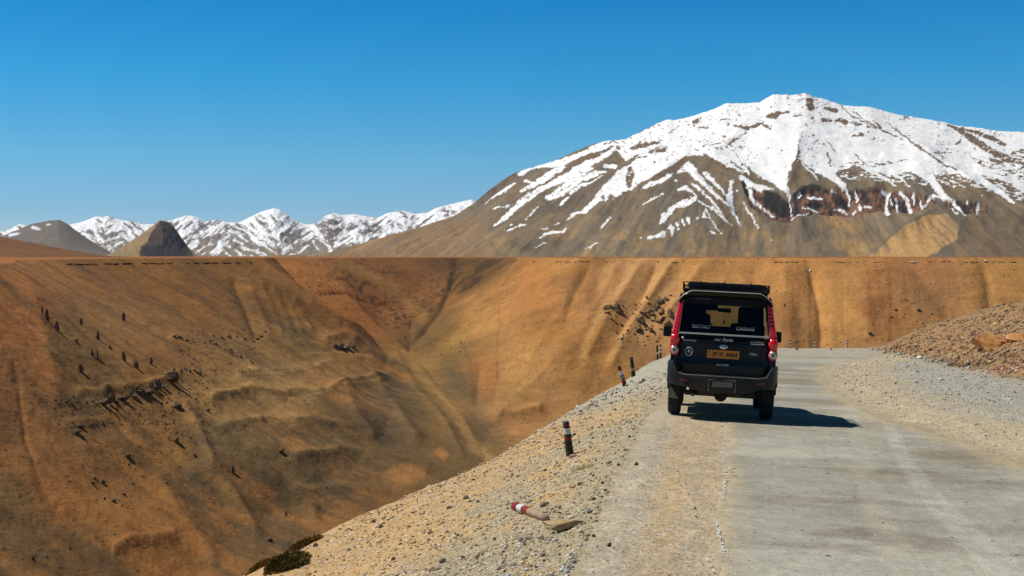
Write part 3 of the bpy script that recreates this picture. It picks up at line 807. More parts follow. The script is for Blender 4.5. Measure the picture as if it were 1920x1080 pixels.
def build_mountain():
    us = np.concatenate([np.linspace(500, 1960, 800), np.linspace(1960, 2750, 60)[1:]])
    ts = np.concatenate([np.linspace(0, 1, 225), np.array([1.05, 1.2, 1.5, 2.0])])
    T, U = np.meshgrid(ts, us, indexing='ij')
    uf = np.linspace(440, 2800, 2361)
    cf = interp_pts(uf, CREST)
    ker = np.exp(-np.linspace(-2.5, 2.5, 151) ** 2); ker /= ker.sum()
    cs = np.convolve(np.pad(cf, 75, mode='edge'), ker, mode='valid')
    cv = lerp(np.interp(U, uf, cs), np.interp(U, uf, cf), np.clip(T, 0, 1) ** 7)
    cv = cv - (1.0 * fbm(U * 0.12, U * 0, 3, 401) + 0.4 * vnoise(U * 0.5, U * 0, 402)) * np.clip(T, 0, 1) ** 14
    y0 = 3300 + 250 * fbm(U * 0.004, U * 0, 2, 403)
    yc = 6600 + np.zeros_like(U)
    low = sstep(900, 700, U)
    yc = lerp(yc, 5200, low)
    Tc = np.clip(T, 0, 1)
    Y = y0 + (yc - y0) * T
    zc = EYE + (480 - cv) / FPX * yc
    prof = Tc ** 1.28
    Z = 0.5 + (zc - 0.5) * prof
    back = np.clip(T - 1, 0, None)
    Z = Z - back * (zc * 0.9)
    X = (U - 960) / FPX * Y
    u, v = project(X, Y, Z)
    env = np.sin(np.pi * np.clip(Tc, 0, 1)) ** 0.6 * (T < 1)
    # ribs and gullies
    for kind, pts, A, w in RIDGES:
        pp = R2(pts) if kind == 'R2' else R3(pts)
        for a, b in zip(pp[:-1], pp[1:]):
            k = (u > min(a[0], b[0]) - 60) & (u < max(a[0], b[0]) + 60) & (v > min(a[1], b[1]) - 60) & (v < max(a[1], b[1]) + 60)
            pass
        dist = np.full(u.shape, 1e9); wt = np.zeros(u.shape)
        for a, b in zip(pp[:-1], pp[1:]):
            d, t = seg_dist(u, v, a[0], a[1], b[0], b[1])
            m = d < dist
            dist = np.where(m, d, dist); wt = np.where(m, (a[2] + (b[2] - a[2]) * t) / 0.3148, wt)
        Z = Z + A * 0.38 * wt * np.exp(-(dist / w) ** 1.3) * env
    fan = (u - 1440) / (v - 60 + 1e-3)              # downslope streaks fan out from the summit
    Z = Z + env * (16 * fbm(u * 0.015, v * 0.02, 3, 411)
                   + 1.2 * fbm(u * 0.12, v * 0.10, 3, 413) + 7.0 * ridged(fan * 13, v * 0.016, 4, 414, 0.55) * sstep(320, 400, v))
    # cliff band
    cliff = in_poly(u, v, 'R3', [(60,590),(200,660),(350,690),(440,640),(560,640),(640,650),(860,650),(1000,660),(1200,690),(1240,730),(1150,780),(900,800),(700,800),(500,800),(380,830),(250,820),(120,760)]).astype(float)
    cliff2 = in_poly(u, v, 'R3', [(1250,710),(1540,740),(1530,800),(1380,805),(1300,780)]).astype(float)
    cl = np.clip(cliff + cliff2, 0, 1)
    Z = Z + cl * (14 * fbm(u * 0.08, v * 0.05, 5, 421, 0.6) - 12)
    u, v = project(X, Y, Z)
    u0, v0 = u, v
    # ---- colour
    fb = fbm(u * 0.035, v * 0.05, 4, 431)
    c = np.broadcast_to(s2l((128, 110, 84)), u.shape + (3,)).copy()
    c = lerp(c, s2l((112, 100, 84)), sstep(-0.1, 0.35, fbm(fan * 10, v * 0.012, 4, 432))[..., None] * 0.85)
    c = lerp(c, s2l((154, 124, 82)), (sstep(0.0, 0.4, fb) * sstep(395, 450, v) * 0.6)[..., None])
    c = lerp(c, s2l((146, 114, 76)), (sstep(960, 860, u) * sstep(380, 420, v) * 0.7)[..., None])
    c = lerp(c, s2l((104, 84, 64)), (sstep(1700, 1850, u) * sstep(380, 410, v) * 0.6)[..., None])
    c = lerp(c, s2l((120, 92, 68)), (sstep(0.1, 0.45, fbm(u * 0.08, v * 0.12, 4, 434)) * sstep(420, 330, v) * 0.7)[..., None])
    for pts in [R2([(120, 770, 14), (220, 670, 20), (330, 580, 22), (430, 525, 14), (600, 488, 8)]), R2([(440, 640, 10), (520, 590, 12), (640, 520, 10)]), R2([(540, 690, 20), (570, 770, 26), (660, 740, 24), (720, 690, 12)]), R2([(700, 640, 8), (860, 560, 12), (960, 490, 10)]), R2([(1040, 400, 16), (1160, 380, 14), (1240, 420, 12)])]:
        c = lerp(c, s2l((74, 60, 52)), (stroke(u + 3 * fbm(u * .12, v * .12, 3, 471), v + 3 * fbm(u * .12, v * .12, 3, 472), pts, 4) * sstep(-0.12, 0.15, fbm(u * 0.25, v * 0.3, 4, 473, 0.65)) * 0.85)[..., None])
    tanfan = in_poly(u + 5 * fbm(u * .05, v * .05, 3, 435), v + 4 * fbm(u * .05, v * .05, 3, 436), 'R3', [(820,1060),(930,960),(1000,900),(1180,795),(1280,800),(1365,870),(1345,950),(1160,1060)]).astype(float)
    c = lerp(c, s2l((190, 148, 92)), (tanfan * 0.85)[..., None])
    c = lerp(c, s2l((176, 132, 78)), (stroke(u, v, R3([(560,800,30),(640,850,40),(760,890,20)]), 8) * 0.5)[..., None])
    c = lerp(c, s2l((176, 138, 84)), (stroke(u, v, R3([(700,960,20),(760,1020,60)]), 10) * 0.6)[..., None])
    c = lerp(c, s2l((92, 82, 74)), (stroke(u, v, R3([(300,840,20),(420,900,60),(520,1000,20)]), 16) * 0.5)[..., None])
    c = lerp(c, s2l((92, 84, 72)), (stroke(u, v, R2([(330,960,20),(480,1000,40),(600,960,40)]), 10) * 0.6)[..., None])
    for pts in [R2([(860,790,24),(1000,740,20)]), R2([(1180,660,20),(1300,660,26),(1440,740,20)]), R2([(600,760,30),(760,690,30)])]:
        c = lerp(c, s2l((98, 88, 74)), (stroke(u, v, pts, 9) * 0.6)[..., None])
    for pts in [R2([(560,680,14),(550,760,20),(620,770,20),(700,700,10)]), R2([(200,690,20),(300,600,16),(400,530,10)]), R2([(1550,700,20),(1620,760,20)])]:
        c = lerp(c, s2l((96, 72, 56)), (stroke(u, v, pts, 4) * sstep(-0.3, 0.3, fbm(u * 0.2, v * 0.2, 3, 437)) * 0.8)[..., None])
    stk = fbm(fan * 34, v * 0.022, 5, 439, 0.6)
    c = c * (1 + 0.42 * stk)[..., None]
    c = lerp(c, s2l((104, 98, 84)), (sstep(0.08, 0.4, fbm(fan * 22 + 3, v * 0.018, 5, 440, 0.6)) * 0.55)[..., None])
    nz = fbm(u * 0.09, v * 0.07, 5, 438, 0.65)
    rock = lerp(s2l((126, 88, 66)) * np.ones(u.shape + (3,)), s2l((54, 44, 42)), sstep(-0.22, 0.22, nz)[..., None])
    c = lerp(c, rock, (cl * 0.95)[..., None])
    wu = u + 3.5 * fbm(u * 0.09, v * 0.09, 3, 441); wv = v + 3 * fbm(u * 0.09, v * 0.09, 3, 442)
    for pts in [R3([(85,600,22),(110,660,30)]), R3([(215,665,16),(250,720,56),(310,770,52),(350,800,20)]), R3([(380,690,14),(440,650,24),(520,640,18)]), R3([(385,720,12),(400,790,10)]), R3([(640,720,26),(690,745,26)]), R3([(450,745,10),(540,745,12)])]:  # cliff alcoves: dark rock with their shade painted in
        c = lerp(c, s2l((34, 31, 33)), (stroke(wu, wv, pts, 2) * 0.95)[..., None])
    # ---- snow
    sw_u = u + 4.0 * fbm(u * 0.12, v * 0.12, 4, 451, 0.65); sw_v = v + 4.0 * fbm(u * 0.12, v * 0.12, 4, 452, 0.65)
    big_u = u + 7 * fbm(u * 0.05, v * 0.07, 4, 453); big_v = v + 6 * fbm(u * 0.05, v * 0.07, 4, 454)
    fine = fbm(u * 0.34, v * 0.34, 4, 456, 0.65) + 0.7 * fbm(fan * 60, v * 0.03, 3, 457, 0.6)
    snow = np.zeros(u.shape)
    for kind, pts in SNOW_POLYS:
        snow = np.maximum(snow, in_poly(big_u if kind == 'R3' else sw_u, big_v if kind == 'R3' else sw_v, kind, pts).astype(float))
    # wind scoured fringe above the cliffs
    lat = fbm(u * 0.10 + v * 0.08, v * 0.36 - u * 0.06, 5, 455, 0.62)
    fr = in_poly(u, v, 'R3', [(640,520),(850,520),(960,500),(1200,440),(1400,440),(1560,560),(1900,700),(1900,420),(1747,400),(1500,480),(1300,400),(1100,470),(900,480),(700,490)]).astype(float)
    snow = snow * (1 - fr * sstep(0.05, 0.2, lat - 0.02 * (1747 - 0) * 0))
    fr2 = in_poly(u, v, 'R3', [(640,530),(850,545),(1100,540),(1300,560),(1560,580),(1900,660),(2400,720),(3200,780),(3200,900),(2400,830),(1900,760),(1640,700),(1450,640),(1240,640),(1050,610),(850,600),(660,590)]).astype(float)
    snow = np.maximum(snow, fr2 * sstep(0.12, 0.22, lat))
    for pts in S_ON2: snow = np.maximum(snow, stroke(sw_u, sw_v, [(a_, b_, w_ * 0.9) for a_, b_, w_ in R2(pts)], 2.6))
    # rock through the snow
    bare = np.zeros(u.shape)
    spk = lerp(fbm(u * 0.16 + v * 0.08, v * 0.26 - u * 0.14, 5, 461, 0.68), fbm(u * 0.16 - v * 0.08, v * 0.26 + u * 0.14, 5, 465, 0.68), sstep(1380, 1500, u))
    dens = 0.44 - 0.16 * sstep(0.0, 0.4, fbm(u * 0.03, v * 0.03, 2, 462)) + 0.3 * in_poly(u, v, 'R3', [(480,300),(1100,400),(1200,560),(640,530)]) 
    dens = dens - 0.10 * in_poly(u, v, 'R2', [(600,460),(1060,340),(1747,140),(1747,400),(1380,440),(1100,450),(700,500)])
    bare = np.maximum(bare, sstep(dens, dens + 0.06, spk) * 0.9)
    for pts in B_ON2: bare = np.maximum(bare, stroke(sw_u, sw_v, R2(pts), 0.9) * sstep(-0.55, -0.2, spk))
    for pts in B_ON3: bare = np.maximum(bare, stroke(sw_u, sw_v, R3(pts), 0.9) * sstep(-0.55, -0.2, spk))
    snow = snow * (1 - bare)
    for pts in S_ON3: snow = np.maximum(snow, stroke(sw_u, sw_v, [(a_, b_, w_ * 0.9) for a_, b_, w_ in R3(pts)], 2.4))
    snow = sstep(0.40, 0.62, snow + 0.42 * fine * (snow > 0.02) * (snow < 0.99))
    rk = s2l((112, 92, 74)) * (1 + 0.4 * fbm(u * 0.3, v * 0.3, 2, 463))[..., None]
    c = lerp(c, rk, (bare * sstep(360, 330, v))[..., None] * 0.8)
    c = c * (1 + 0.10 * fbm(u * 0.25, v * 0.25, 3, 464))[..., None]
    c = lerp(c, np.array([0.90, 0.90, 0.90]), np.clip(snow, 0, 1)[..., None])
    X = (U - 960) / FPX * Y
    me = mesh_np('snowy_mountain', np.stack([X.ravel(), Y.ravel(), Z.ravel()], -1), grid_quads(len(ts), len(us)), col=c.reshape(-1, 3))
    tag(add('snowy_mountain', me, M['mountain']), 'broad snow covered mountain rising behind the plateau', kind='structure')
build_mountain()

def hill(name, label, crest, yc, depth, colour, nu=300, nt=60, amp=0.05, mat='range', back=0.8, foot=0.0, power=1.15, seed=0, jag=1.0):
    us = np.linspace(crest[0][0], crest[-1][0], nu)
    ts = np.concatenate([np.linspace(0, 1, nt), [1.1, 1.5, 2.2]])
    T, U = np.meshgrid(ts, us, indexing='ij')
    cv = interp_pts(U, crest) - jag * (1.0 * fbm(U * 0.10, U * 0, 3, seed) + 0.5 * vnoise(U * 0.6, U * 0, seed + 3)) * np.clip(T, 0, 1) ** 10
    y0 = yc - depth
    Y = y0 + depth * T
    zc = EYE + (480 - cv) / FPX * yc
    zc = np.maximum(zc, 1.0)
    Z = foot + (zc - foot) * np.clip(T, 0, 1) ** power - np.clip(T - 1, 0, None) * zc * back
    u, v = project((U - 960) / FPX * Y, Y, Z)
    env = np.sin(np.pi * np.clip(T, 0, 1)) ** 0.7 * (T < 1)
    hmax = (zc.max())
    Z = Z + env * hmax * amp * (lerp(ridged(u * 0.035 + v * 0.05, v * 0.04 - u * 0.03, 5, seed + 7, 0.6), ridged(u * 0.035 - v * 0.05, v * 0.04 + u * 0.03, 5, seed + 8, 0.6), sstep(-0.15, 0.15, vnoise(u * 0.028, v * 0.0, 503))) + 0.5 * fbm(u * 0.15, v * 0.15, 3, seed + 9)) * np.clip(zc / hmax, 0.1, 1)
    X = (U - 960) / FPX * Y
    u, v = project(X, Y, Z)
    c = colour(u, v, T, cv)
    me = mesh_np(name, np.stack([X.ravel(), Y.ravel(), Z.ravel()], -1), grid_quads(len(ts), len(us)), col=c.reshape(-1, 3))
    o = add(name, me, M[mat])
    tag(o, label, kind='structure')
    return o

def c_range(u, v, T, cv):
    below = v - cv
    dirs = fbm(u * 0.03 + v * 0.03, v * 0.16 - u * 0.12, 5, 501, 0.6)
    dirs2 = fbm(u * 0.03 - v * 0.03, v * 0.16 + u * 0.12, 5, 502, 0.6)
    w = sstep(-0.15, 0.15, vnoise(u * 0.028, v * 0.0, 503))
    n = lerp(dirs, dirs2, w)
    thr = np.interp(v, [395, 420, 440, 460, 480], [-0.45, -0.16, -0.04, 0.10, 0.26]) - 0.12 * sstep(260, 120, u) - 0.2 * sstep(800, 840, u)
    snow = sstep(thr - 0.05, thr + 0.05, n + 0.10 * vnoise(u * 0.5, v * 0.5, 504))
    rk = s2l((120, 112, 108)) * np.ones(u.shape + (3,))
    rk = lerp(rk, s2l((132, 120, 104)), sstep(430, 475, v)[..., None])
    crag = blob(u, v, 625, 425, 24, 20, 0.5) + blob(u, v, 690, 428, 26, 16, 0.4) + blob(u, v, 840, 398, 16, 10, 0.5)
    snow = snow * (1 - np.clip(crag, 0, 1) * sstep(-0.25, 0.1, fbm(u * 0.16, v * 0.25, 3, 505)))
    rk = lerp(rk, s2l((104, 94, 90)), np.clip(crag, 0, 1)[..., None])
    return lerp(rk, np.array([0.86, 0.87, 0.90]), snow[..., None])

RANGE_CREST = R4([(-400, 160), (-120, 165), (0, 158), (40, 150), (75, 128), (100, 132), (135, 150), (200, 150), (285, 130), (330, 118), (385, 97), (410, 100), (432, 96), (480, 110), (560, 125), (610, 130), (660, 122),
                  (700, 108), (745, 94), (770, 94), (820, 118), (875, 112), (910, 122), (960, 120), (1000, 100), (1045, 78), (1095, 65), (1120, 70), (1150, 90), (1190, 122), (1230, 130), (1265, 128), (1300, 96),
                  (1335, 84), (1370, 92), (1420, 88), (1470, 98), (1510, 104), (1550, 84), (1610, 74), (1660, 88), (1710, 82), (1740, 66), (1790, 52), (1840, 40), (1885, 30), (1940, 60), (2100, 120), (2400, 170)])
hill('snowy_range', 'distant range of snow capped peaks on the left', RANGE_CREST, 15000, 6000, c_range, 620, 84, amp=0.075, seed=510, power=1.0, jag=0.5)

def c_grey(u, v, T, cv):
    c = s2l((112, 102, 92)) * np.ones(u.shape + (3,))
    c = c * (1 + 0.12 * fbm(u * 0.08, v * 0.1, 4, 520))[..., None]
    s = stroke(u + 2 * fbm(u * .2, v * .2, 2, 521), v, [(62, 426, 3), (74, 430, 2)], 1.2) + stroke(u, v, [(88, 421, 1.6), (95, 421, 1)], 1) + stroke(u, v, [(18, 441, 2.5), (34, 438, 2)], 1.2)
    return lerp(c, np.array([0.75, 0.78, 0.84]), np.clip(s, 0, 1)[..., None])
hill('grey_hill', 'dark grey pointed hill left of the brown rocky cone', [(-330, 478), (-150, 462), (-40, 452), (0, 444), (30, 432), (60, 420), (90, 414), (110, 411), (125, 419), (150, 438), (180, 458), (205, 472), (235, 480)], 8500, 2200, c_grey, 160, 50, amp=0.02, seed=530, power=1.1)

def c_cone(u, v, T, cv):
    c = s2l((146, 120, 84)) * np.ones(u.shape + (3,))
    c = lerp(c, s2l((122, 108, 90)), sstep(-0.1, 0.4, fbm(u * 0.06, v * 0.1, 4, 540))[..., None] * 0.6)
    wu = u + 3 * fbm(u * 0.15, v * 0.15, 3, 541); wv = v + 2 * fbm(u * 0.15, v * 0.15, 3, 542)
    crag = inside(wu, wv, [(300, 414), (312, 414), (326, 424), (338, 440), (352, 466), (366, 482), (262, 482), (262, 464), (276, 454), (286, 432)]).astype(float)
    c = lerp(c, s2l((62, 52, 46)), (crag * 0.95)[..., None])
    dk = inside(wu, wv, [(310, 416), (324, 424), (336, 440), (350, 466), (352, 482), (270, 482), (266, 466), (292, 458), (304, 462)]).astype(float)  # crag side turned from the sun, its shade painted in
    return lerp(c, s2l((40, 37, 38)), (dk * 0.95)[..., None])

def cone_hill():
    """steep cone with a rock crag breaking its right side"""
    crest = [(190, 482), (205, 476), (230, 462), (255, 446), (280, 428), (298, 414), (306, 413), (318, 417), (328, 428), (338, 442), (352, 462), (366, 476), (376, 482)]
    hill('rocky_cone_hill', 'brown conical hill with a dark rock crag on its right side', crest, 6400, 900, c_cone, 150, 70, amp=0.14, seed=550, power=0.95, jag=0.8)
cone_hill()

def c_brown(u, v, T, cv):
    c = s2l((118, 80, 46)) * np.ones(u.shape + (3,))
    return c * (1 + 0.22 * fbm(u * 0.03, v * 0.25, 4, 560))[..., None]
hill('brown_hill', 'low smooth brown hill at the left edge', [(-900, 432), (-400, 420), (-150, 430), (-40, 440), (0, 444), (50, 453), (100, 463), (150, 472), (200, 480), (240, 482)], 2500, 900, c_brown, 120, 40, amp=0.02, seed=570, power=1.0, mat='mountain', jag=0.3)

# the world beyond: one sheet to the horizon
def far_plain():
    th = np.linspace(0, 2 * math.pi, 180, endpoint=False)
    rr = np.geomspace(8800, 21000, 12)
    Rr, T = np.meshgrid(rr, th, indexing='ij')
    X = Rr * np.sin(T); Y = Rr * np.cos(T)
    Z = np.full(X.shape, -3.0)
    c = s2l((146, 118, 84)) * np.ones((X.size, 3))
    me = mesh_np('plain', np.stack([X.ravel(), Y.ravel(), Z.ravel()], -1), grid_quads(12, 180, wrap=True), col=c)
    tag(add('plain', me, M['range']), 'far stony plain reaching the horizon', kind='structure')
far_plain()

# ------------------------------------------------------------------ plain materials
def pmat(name, col, rough=0.6, metal=0.0, spec=0.5, noise=None, bump=0.0, coat=0.0, emis=None):
    m, n, l, bs = new_mat(name)
    bs.inputs['Base Color'].default_value = (*col, 1)
    bs.inputs['Roughness'].default_value = rough
    bs.inputs['Metallic'].default_value = metal
    bs.inputs['Specular IOR Level'].default_value = spec
    bs.inputs['Coat Weight'].default_value = coat
    if noise:
        sc, col2, lo, hi = noise
        tc = n.new('ShaderNodeTexCoord')
        t = n.new('ShaderNodeTexNoise'); t.inputs['Scale'].default_value = sc; t.inputs['Detail'].default_value = 5
        l.new(tc.outputs['Object'], t.inputs['Vector'])
        mr = n.new('ShaderNodeMapRange'); mr.inputs['From Min'].default_value = lo; mr.inputs['From Max'].default_value = hi
        l.new(t.outputs['Fac'], mr.inputs['Value'])
        mx = n.new('ShaderNodeMixRGB'); mx.inputs[1].default_value = (*col, 1); mx.inputs[2].default_value = (*col2, 1)
        l.new(mr.outputs[0], mx.inputs[0]); l.new(mx.outputs[0], bs.inputs['Base Color'])
        if bump:
            bp = n.new('ShaderNodeBump'); bp.inputs['Strength'].default_value = bump; bp.inputs['Distance'].default_value = 0.01
            l.new(t.outputs['Fac'], bp.inputs['Height']); l.new(bp.outputs[0], bs.inputs['Normal'])
    return m

DUST = (0.22, 0.19, 0.15)
M['paint'] = pmat('black_paint', (0.007, 0.008, 0.008), 0.28, 0.0, 0.26, (6, (0.014, 0.0145, 0.014), 0.5, 0.9), coat=0.0)
M['plastic'] = pmat('dusty_plastic', (0.011, 0.0125, 0.0125), 0.5, 0, 0.3, (5, (0.04, 0.038, 0.033), 0.5, 0.8), 0.15)
M['black'] = pmat('matt_black', (0.012, 0.012, 0.013), 0.7, 0, 0.3)
M['tarp'] = pmat('black_tarpaulin', (0.014, 0.016, 0.017), 0.5, 0, 0.4, (14, (0.05, 0.055, 0.05), 0.5, 0.8), 0.5)
M['tyre'] = pmat('tyre_rubber', (0.018, 0.018, 0.018), 0.85, 0, 0.2, (30, (0.07, 0.062, 0.05), 0.5, 0.8), 0.4)
M['chrome'] = pmat('dull_chrome', (0.62, 0.62, 0.58), 0.28, 0.9)
M['strip'] = pmat('worn_trim', (0.55, 0.54, 0.48), 0.45, 0.3)
M['red'] = pmat('red_lens', (0.72, 0.010, 0.020), 0.14, 0, 0.6, coat=0.6)
M['darkred'] = pmat('red_reflector', (0.16, 0.01, 0.01), 0.3)
M['clear'] = pmat('clear_lens', (0.50, 0.50, 0.46), 0.15, 0.35, 0.6, coat=0.5)
M['plate'] = pmat('orange_plate', (0.58, 0.22, 0.022), 0.5)
M['white'] = pmat('white_lettering', (0.66, 0.66, 0.64), 0.6)
M['grey_letter'] = pmat('faded_lettering', (0.34, 0.36, 0.36), 0.6)
M['seat'] = pmat('seat_fabric', (0.035, 0.036, 0.038), 0.9)
M['steel'] = pmat('dusty_steel', (0.10, 0.095, 0.085), 0.6, 0.3, 0.4, (12, (0.2, 0.17, 0.13), 0.4, 0.7))
M['flap'] = pmat('mud_flap', (0.16, 0.16, 0.145), 0.7, 0, 0.3, (16, (0.2, 0.18, 0.15), 0.4, 0.7))

def glass_mat(name, tint, gloss=0.12):
    m = bpy.data.materials.new(name); m.use_nodes = True
    n = m.node_tree.nodes; l = m.node_tree.links; n.clear()
    o = n.new('ShaderNodeOutputMaterial'); mx = n.new('ShaderNodeMixShader')
    tr = n.new('ShaderNodeBsdfTransparent'); gl = n.new('ShaderNodeBsdfGlossy')
    tr.inputs[0].default_value = (*tint, 1); gl.inputs['Roughness'].default_value = 0.03
    gl.inputs['Color'].default_value = (0.9, 0.95, 1, 1)
    fr = n.new('ShaderNodeFresnel'); fr.inputs[0].default_value = 1.5
    l.new(fr.outputs[0], mx.inputs[0]); l.new(tr.outputs[0], mx.inputs[1]); l.new(gl.outputs[0], mx.inputs[2])
    l.new(mx.outputs[0], o.inputs[0])
    return m
M['glass'] = glass_mat('tinted_glass', (0.40, 0.47, 0.44))
M['dglass'] = glass_mat('dark_tinted_glass', (0.10, 0.11, 0.11))
M['wglass'] = glass_mat('windscreen_glass', (0.80, 0.84, 0.76))
M['green'] = glass_mat('green_sun_strip', (0.02, 0.40, 0.22))

# ------------------------------------------------------------------ mesh bits
class MB:
    def __init__(s):
        s.v = []; s.f = []
    def add(s, vs, fs):
        b = len(s.v); s.v += [tuple(x) for x in vs]; s.f += [tuple(i + b for i in f) for f in fs]
        return s
    def box(s, c, size, rot=None, taper=1.0):
        x, y, z = [d / 2 for d in size]
        vs = [Vector((sx * x * (taper if sz > 0 else 1), sy * y * (taper if sz > 0 else 1), sz * z)) for sz in (-1, 1) for sy in (-1, 1) for sx in (-1, 1)]
        if rot: 
            e = Euler(rot); vs = [Matrix(e.to_matrix()) @ v for v in vs]
        vs = [v + Vector(c) for v in vs]
        return s.add(vs, [(0, 2, 3, 1), (4, 5, 7, 6), (0, 1, 5, 4), (2, 6, 7, 3), (0, 4, 6, 2), (1, 3, 7, 5)])
    def tube(s, pts, r, n=8, cap=True):
        pts = [Vector(p) for p in pts]
        rs = r if isinstance(r, (list, tuple)) else [r] * len(pts)
        rings = []
        up = None
        for i, p in enumerate(pts):
            t = (pts[min(i + 1, len(pts) - 1)] - pts[max(i - 1, 0)]).normalized()
            if up is None or abs(up.dot(t)) > 0.95:
                up = Vector((0, 0, 1)) if abs(t.z) < 0.9 else Vector((1, 0, 0))
            a = t.cross(up).normalized(); b = t.cross(a).normalized()
            rings.append([p + (a * math.cos(q) + b * math.sin(q)) * rs[i] for q in [2 * math.pi * k / n for k in range(n)]])
        vs = [v for rg in rings for v in rg]; fs = []
        for i in range(len(pts) - 1):
            for k in range(n):
                k2 = (k + 1) % n
                fs.append((i * n + k, i * n + k2, (i + 1) * n + k2, (i + 1) * n + k))
        if cap:
            fs.append(tuple(range(n))[::-1]); fs.append(tuple((len(pts) - 1) * n + k for k in range(n)))
        return s.add(vs, fs)
    def disc(s, c, r, axis='y', n=24, depth=0.02, dome=0.0, rx=None):
        """short cylinder with an optional domed face towards -axis"""
        rx = rx or r
        ring = lambda rr, d: [Vector((c[0] + rx * rr * math.cos(q), c[1] + d, c[2] + r * rr * math.sin(q))) if axis == 'y' else
                              Vector((c[0] + d, c[1] + rx * rr * math.cos(q), c[2] + r * rr * math.sin(q))) for q in [2 * math.pi * k / n for k in range(n)]]
        rows = [ring(1, depth), ring(1, 0), ring(0.75, -dome * 0.55), ring(0.4, -dome * 0.9)]
        vs = [v for rr in rows for v in rr]; fs = []
        for i in range(len(rows) - 1):
            for k in range(n):
                k2 = (k + 1) % n; fs.append((i * n + k, i * n + k2, (i + 1) * n + k2, (i + 1) * n + k))
        fs.append(tuple(range(n))); fs.append(tuple(len(vs) - n + k for k in range(n))[::-1])
        return s.add(vs, fs)
    def sheet(s, rows, close=False):
        nr, nc = len(rows), len(rows[0])
        fs = []
        for i in range(nr - 1):
            for j in range(nc if close else nc - 1):
                j2 = (j + 1) % nc
                fs.append((i * nc + j, i * nc + j2, (i + 1) * nc + j2, (i + 1) * nc + j))
        return s.add([v for r in rows for v in r], fs)
    def prism(s, outline, thick, axis=1):
        """closed outline of 3D points pushed through by vector thick"""
        n = len(outline); t = Vector(thick)
        vs = [Vector(p) for p in outline] + [Vector(p) + t for p in outline]
        return s.add(vs, [tuple(range(n))[::-1], tuple(range(n, 2 * n))] + [(k, (k + 1) % n, (k + 1) % n + n, k + n) for k in range(n)])
    def build(s, name, mat, parent=None, bevel=0, smooth=False, solid=0, sub=0, loc=None, rot=None):
        me = bpy.data.meshes.new(name)
        me.from_pydata(s.v, [], s.f); me.validate()
        bm = bmesh.new(); bm.from_mesh(me)
        bmesh.ops.remove_doubles(bm, verts=bm.verts, dist=1e-5)
        bmesh.ops.recalc_face_normals(bm, faces=bm.faces)
        if bevel:
            es = [e for e in bm.edges if len(e.link_faces) == 2 and e.calc_face_angle(0) > 0.6]
            try: bmesh.ops.bevel(bm, geom=es, offset=bevel, segments=2, affect='EDGES', profile=0.5, clamp_overlap=True)
            except Exception: pass
        if sub:
            bmesh.ops.subdivide_edges(bm, edges=bm.edges, cuts=sub, use_grid_fill=True)
        bm.to_mesh(me); bm.free()
        if smooth:
            me.polygons.foreach_set('use_smooth', [True] * len(me.polygons))
            try: me.set_sharp_from_angle(angle=RAD(38))
            except Exception: pass
        o = add(name, me, mat, parent, loc, rot)
        if solid:
            md = o.modifiers.new('solid', 'SOLIDIFY'); md.thickness = solid; md.offset = -1
        return o

def text_obj(txt, name, mat, parent, loc, rot, width, height, shear=0.0, depth=0.002, bold=0.0):
    cu = bpy.data.curves.new(name, 'FONT'); cu.body = txt; cu.size = 1.0; cu.shear = shear
    cu.extrude = 0.0; cu.offset = bold
    cu.align_x = 'CENTER'; cu.align_y = 'CENTER'; cu.resolution_u = 3
    to = bpy.data.objects.new(name + '_tmp', cu); COL.objects.link(to)
    dg = bpy.context.evaluated_depsgraph_get()
    me = bpy.data.meshes.new_from_object(to.evaluated_get(dg))
    bpy.data.objects.remove(to); bpy.data.curves.remove(cu)
    co = np.zeros(len(me.vertices) * 3); me.vertices.foreach_get('co', co); co = co.reshape(-1, 3)
    w = np.ptp(co[:, 0]); h = np.ptp(co[:, 1]); c0 = (co.max(0) + co.min(0)) / 2
    co = (co - c0) * np.array([width / w, height / h, 1])
    me.vertices.foreach_set('co', co.ravel()); me.name = name; me.update()
    me.materials.clear()
    return add(name, me, mat, parent, loc, rot)

